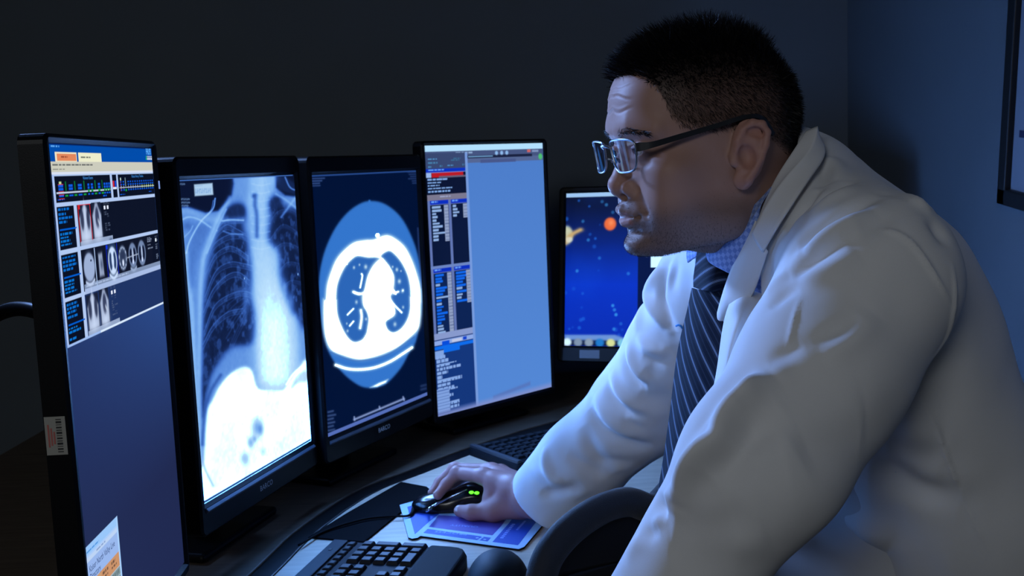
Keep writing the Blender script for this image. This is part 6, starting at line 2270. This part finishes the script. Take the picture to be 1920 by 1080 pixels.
bm = bmesh.new()
bmesh.ops.create_cone(bm, cap_ends=True, segments=20, radius1=.009, radius2=.009, depth=.006)
bmesh.ops.transform(bm, matrix=Matrix.Translation((-.148, 1.634, mz + .013)) @ Matrix.Rotation(math.pi / 2, 4, 'X'), verts=bm.verts)
link('scroll_wheel', bm_mesh('scroll_wheel', bm), M_DARKGREY, ms, False)
cbl = [np.array([-.170, 1.636, mz + .004]), on_z(768, 966, padz + .003), on_z(735, 968, DESK_Z + .006), on_z(690, 972, DESK_Z + .006), on_z(640, 985, DESK_Z + .006), on_z(600, 1000, DESK_Z + .005), on_z(560, 1022, DESK_Z + .007)]
tube('mouse_cable', spline(cbl, 8), np.interp(np.linspace(0, 1, 49), [0, .12, .2, 1], [.0034, .003, .0019, .0019]), M_RUB, ms, 8)

# second mouse in the foreground, its back to the viewer
c0 = on_z(932, 1062, DESK_Z + .018)


def mouse2_sdf(p):
    d = ell(p, (c0[0] + .001, c0[1] - .022, DESK_Z + .004), (.041, .066, .040))
    return smax(d, DESK_Z + .0006 - p[:, 2], .003)


m2 = empty('computer_mouse', (c0[0], c0[1] - .02, DESK_Z), 'plain black rounded mouse beside the foreground keyboard', 'mouse')
V, F = net(mouse2_sdf, np.array([c0[0] - .06, c0[1] - .11, DESK_Z - .004]), np.array([c0[0] + .06, c0[1] + .06, DESK_Z + .055]), .0022, lip=1.4)
link('shell', npmesh('shell', V, F), mat('soft_touch_black', (.005, .009, .012), .6, spec=.2), m2, True)

# ------------------------------------------------------------------ office chair
M_CHAIR = mat('chair_fabric', (.018, .021, .028), .7, spec=.3, bump=.3, bscale=700, sheen=.2)
M_CHAIRB = mat('chair_shell', (.004, .004, .005), .6)
# outline of the back rest in its own plane: rim tube and inner pad
R0, R1 = P(1013, 1080, 1.23), P(1240, 913, 1.36)
ch_x = nrm((R1 - R0) * np.array([1, 1, 0]))                     # across the back rest
ch_n = np.array([ch_x[1], -ch_x[0], 0])                          # towards the viewer
cbase = R0 + ch_x * .20
chair = empty('office_chair', (cbase[0] - ch_n[0] * .22, cbase[1] - ch_n[1] * .22, 0), 'black office chair with a rounded back rest in front of the man', 'chair')
rim_px = [(1012, 1130), (1018, 1085), (1040, 1042), (1080, 1003), (1130, 968), (1185, 938), (1240, 915), (1300, 900), (1370, 900), (1440, 925)]
rim = []
for a, b in rim_px:
    v = CF + CR * (a - 960) / FPX + CU * (540 - b) / FPX
    t = ((R0 - CAMPOS) @ ch_n) / (v @ ch_n)
    rim.append(CAMPOS + v * t)
rim = np.array(rim)
loc2 = np.stack([(rim - R0) @ ch_x, rim[:, 2]], 1)
xm = loc2[-2, 0]
loc2 = loc2[loc2[:, 0] <= xm + 1e-6]
mirr = loc2[:-1][::-1].copy(); mirr[:, 0] = 2 * xm - mirr[:, 0]
outl2 = np.concatenate([loc2, mirr])
outl2[:, 0] = outl2[0, 0] + (outl2[:, 0] - outl2[0, 0]) * min(1.0, .40 / (outl2[:, 0].max() - outl2[0, 0]))
zb = .52
low = [(outl2[-1, 0] - .02, zb + .05), (outl2[-1, 0] - .07, zb), (outl2[0, 0] + .07, zb), (outl2[0, 0] + .02, zb + .05)]
loop = spline(np.concatenate([outl2, np.array(low)]), 5, True)
cw = lambda a, z, o=0.0: R0 * np.array([1, 1, 0]) + ch_x * a + EZ * z - ch_n * (o + .9 * ((a - xm) / 1.0) ** 2 * 0)
tube('backrest_rim', [cw(a, z) for a, z in loop], .0185, M_CHAIR, chair, 14, True)
cen = loop.mean(0)
V, F = [cw(*cen, .012)], []
n = len(loop)
for r in (.35, .7, .92, 1.0):
    V += [cw(*(cen + (q - cen) * r), .012 * (1 if r < 1 else .4)) for q in loop]
for i in range(n):
    F.append((0, 1 + i, 1 + (i + 1) % n))
    for k in range(3):
        F.append((1 + k * n + i, 1 + (k + 1) * n + i, 1 + (k + 1) * n + (i + 1) % n, 1 + k * n + (i + 1) % n))
bkp = link('backrest', pymesh('backrest', V, F), M_CHAIRB, chair, True)
sm = bkp.modifiers.new('t', 'SOLIDIFY'); sm.thickness = .012
seat_c = cw(cen[0], .46, .22)
fx_, fy_ = ch_x, -ch_n
rbox('seat', (.44, .42, .07), frame_matrix((seat_c[0], seat_c[1], .455), fx_, fy_, EZ), M_CHAIR, chair, r=.03, seg=3, smooth=True)
bx0 = cw(cen[0], .5, .03)
rbox('back_bracket', (.06, .02, .30), frame_matrix((bx0[0], bx0[1], .52), fx_, fy_, EZ), M_CHAIRB, chair, r=.006)
rbox('back_bracket', (.06, .20, .02), frame_matrix((bx0[0] + fy_[0] * .09, bx0[1] + fy_[1] * .09, .40), fx_, fy_, EZ), M_CHAIRB, chair, r=.006)
tube('gas_column', [(seat_c[0], seat_c[1], .42), (seat_c[0], seat_c[1], .10)], .025, M_BLACK, chair, 12)
for k in range(5):
    a = k * 2 * math.pi / 5
    t_ = np.array([seat_c[0] + .29 * math.cos(a), seat_c[1] + .29 * math.sin(a), .075])
    lg = tube('leg', [(seat_c[0], seat_c[1], .11), tuple(t_)], [.024, .016], M_BLACK, chair, 8)
    bm = bmesh.new()
    bmesh.ops.create_cone(bm, cap_ends=True, segments=16, radius1=.027, radius2=.027, depth=.03)
    bmesh.ops.transform(bm, matrix=Matrix.Translation((t_[0], t_[1], .028)) @ Matrix.Rotation(math.pi / 2, 4, 'X'), verts=bm.verts)
    link('caster', bm_mesh('caster', bm), M_BLACK, lg, False)
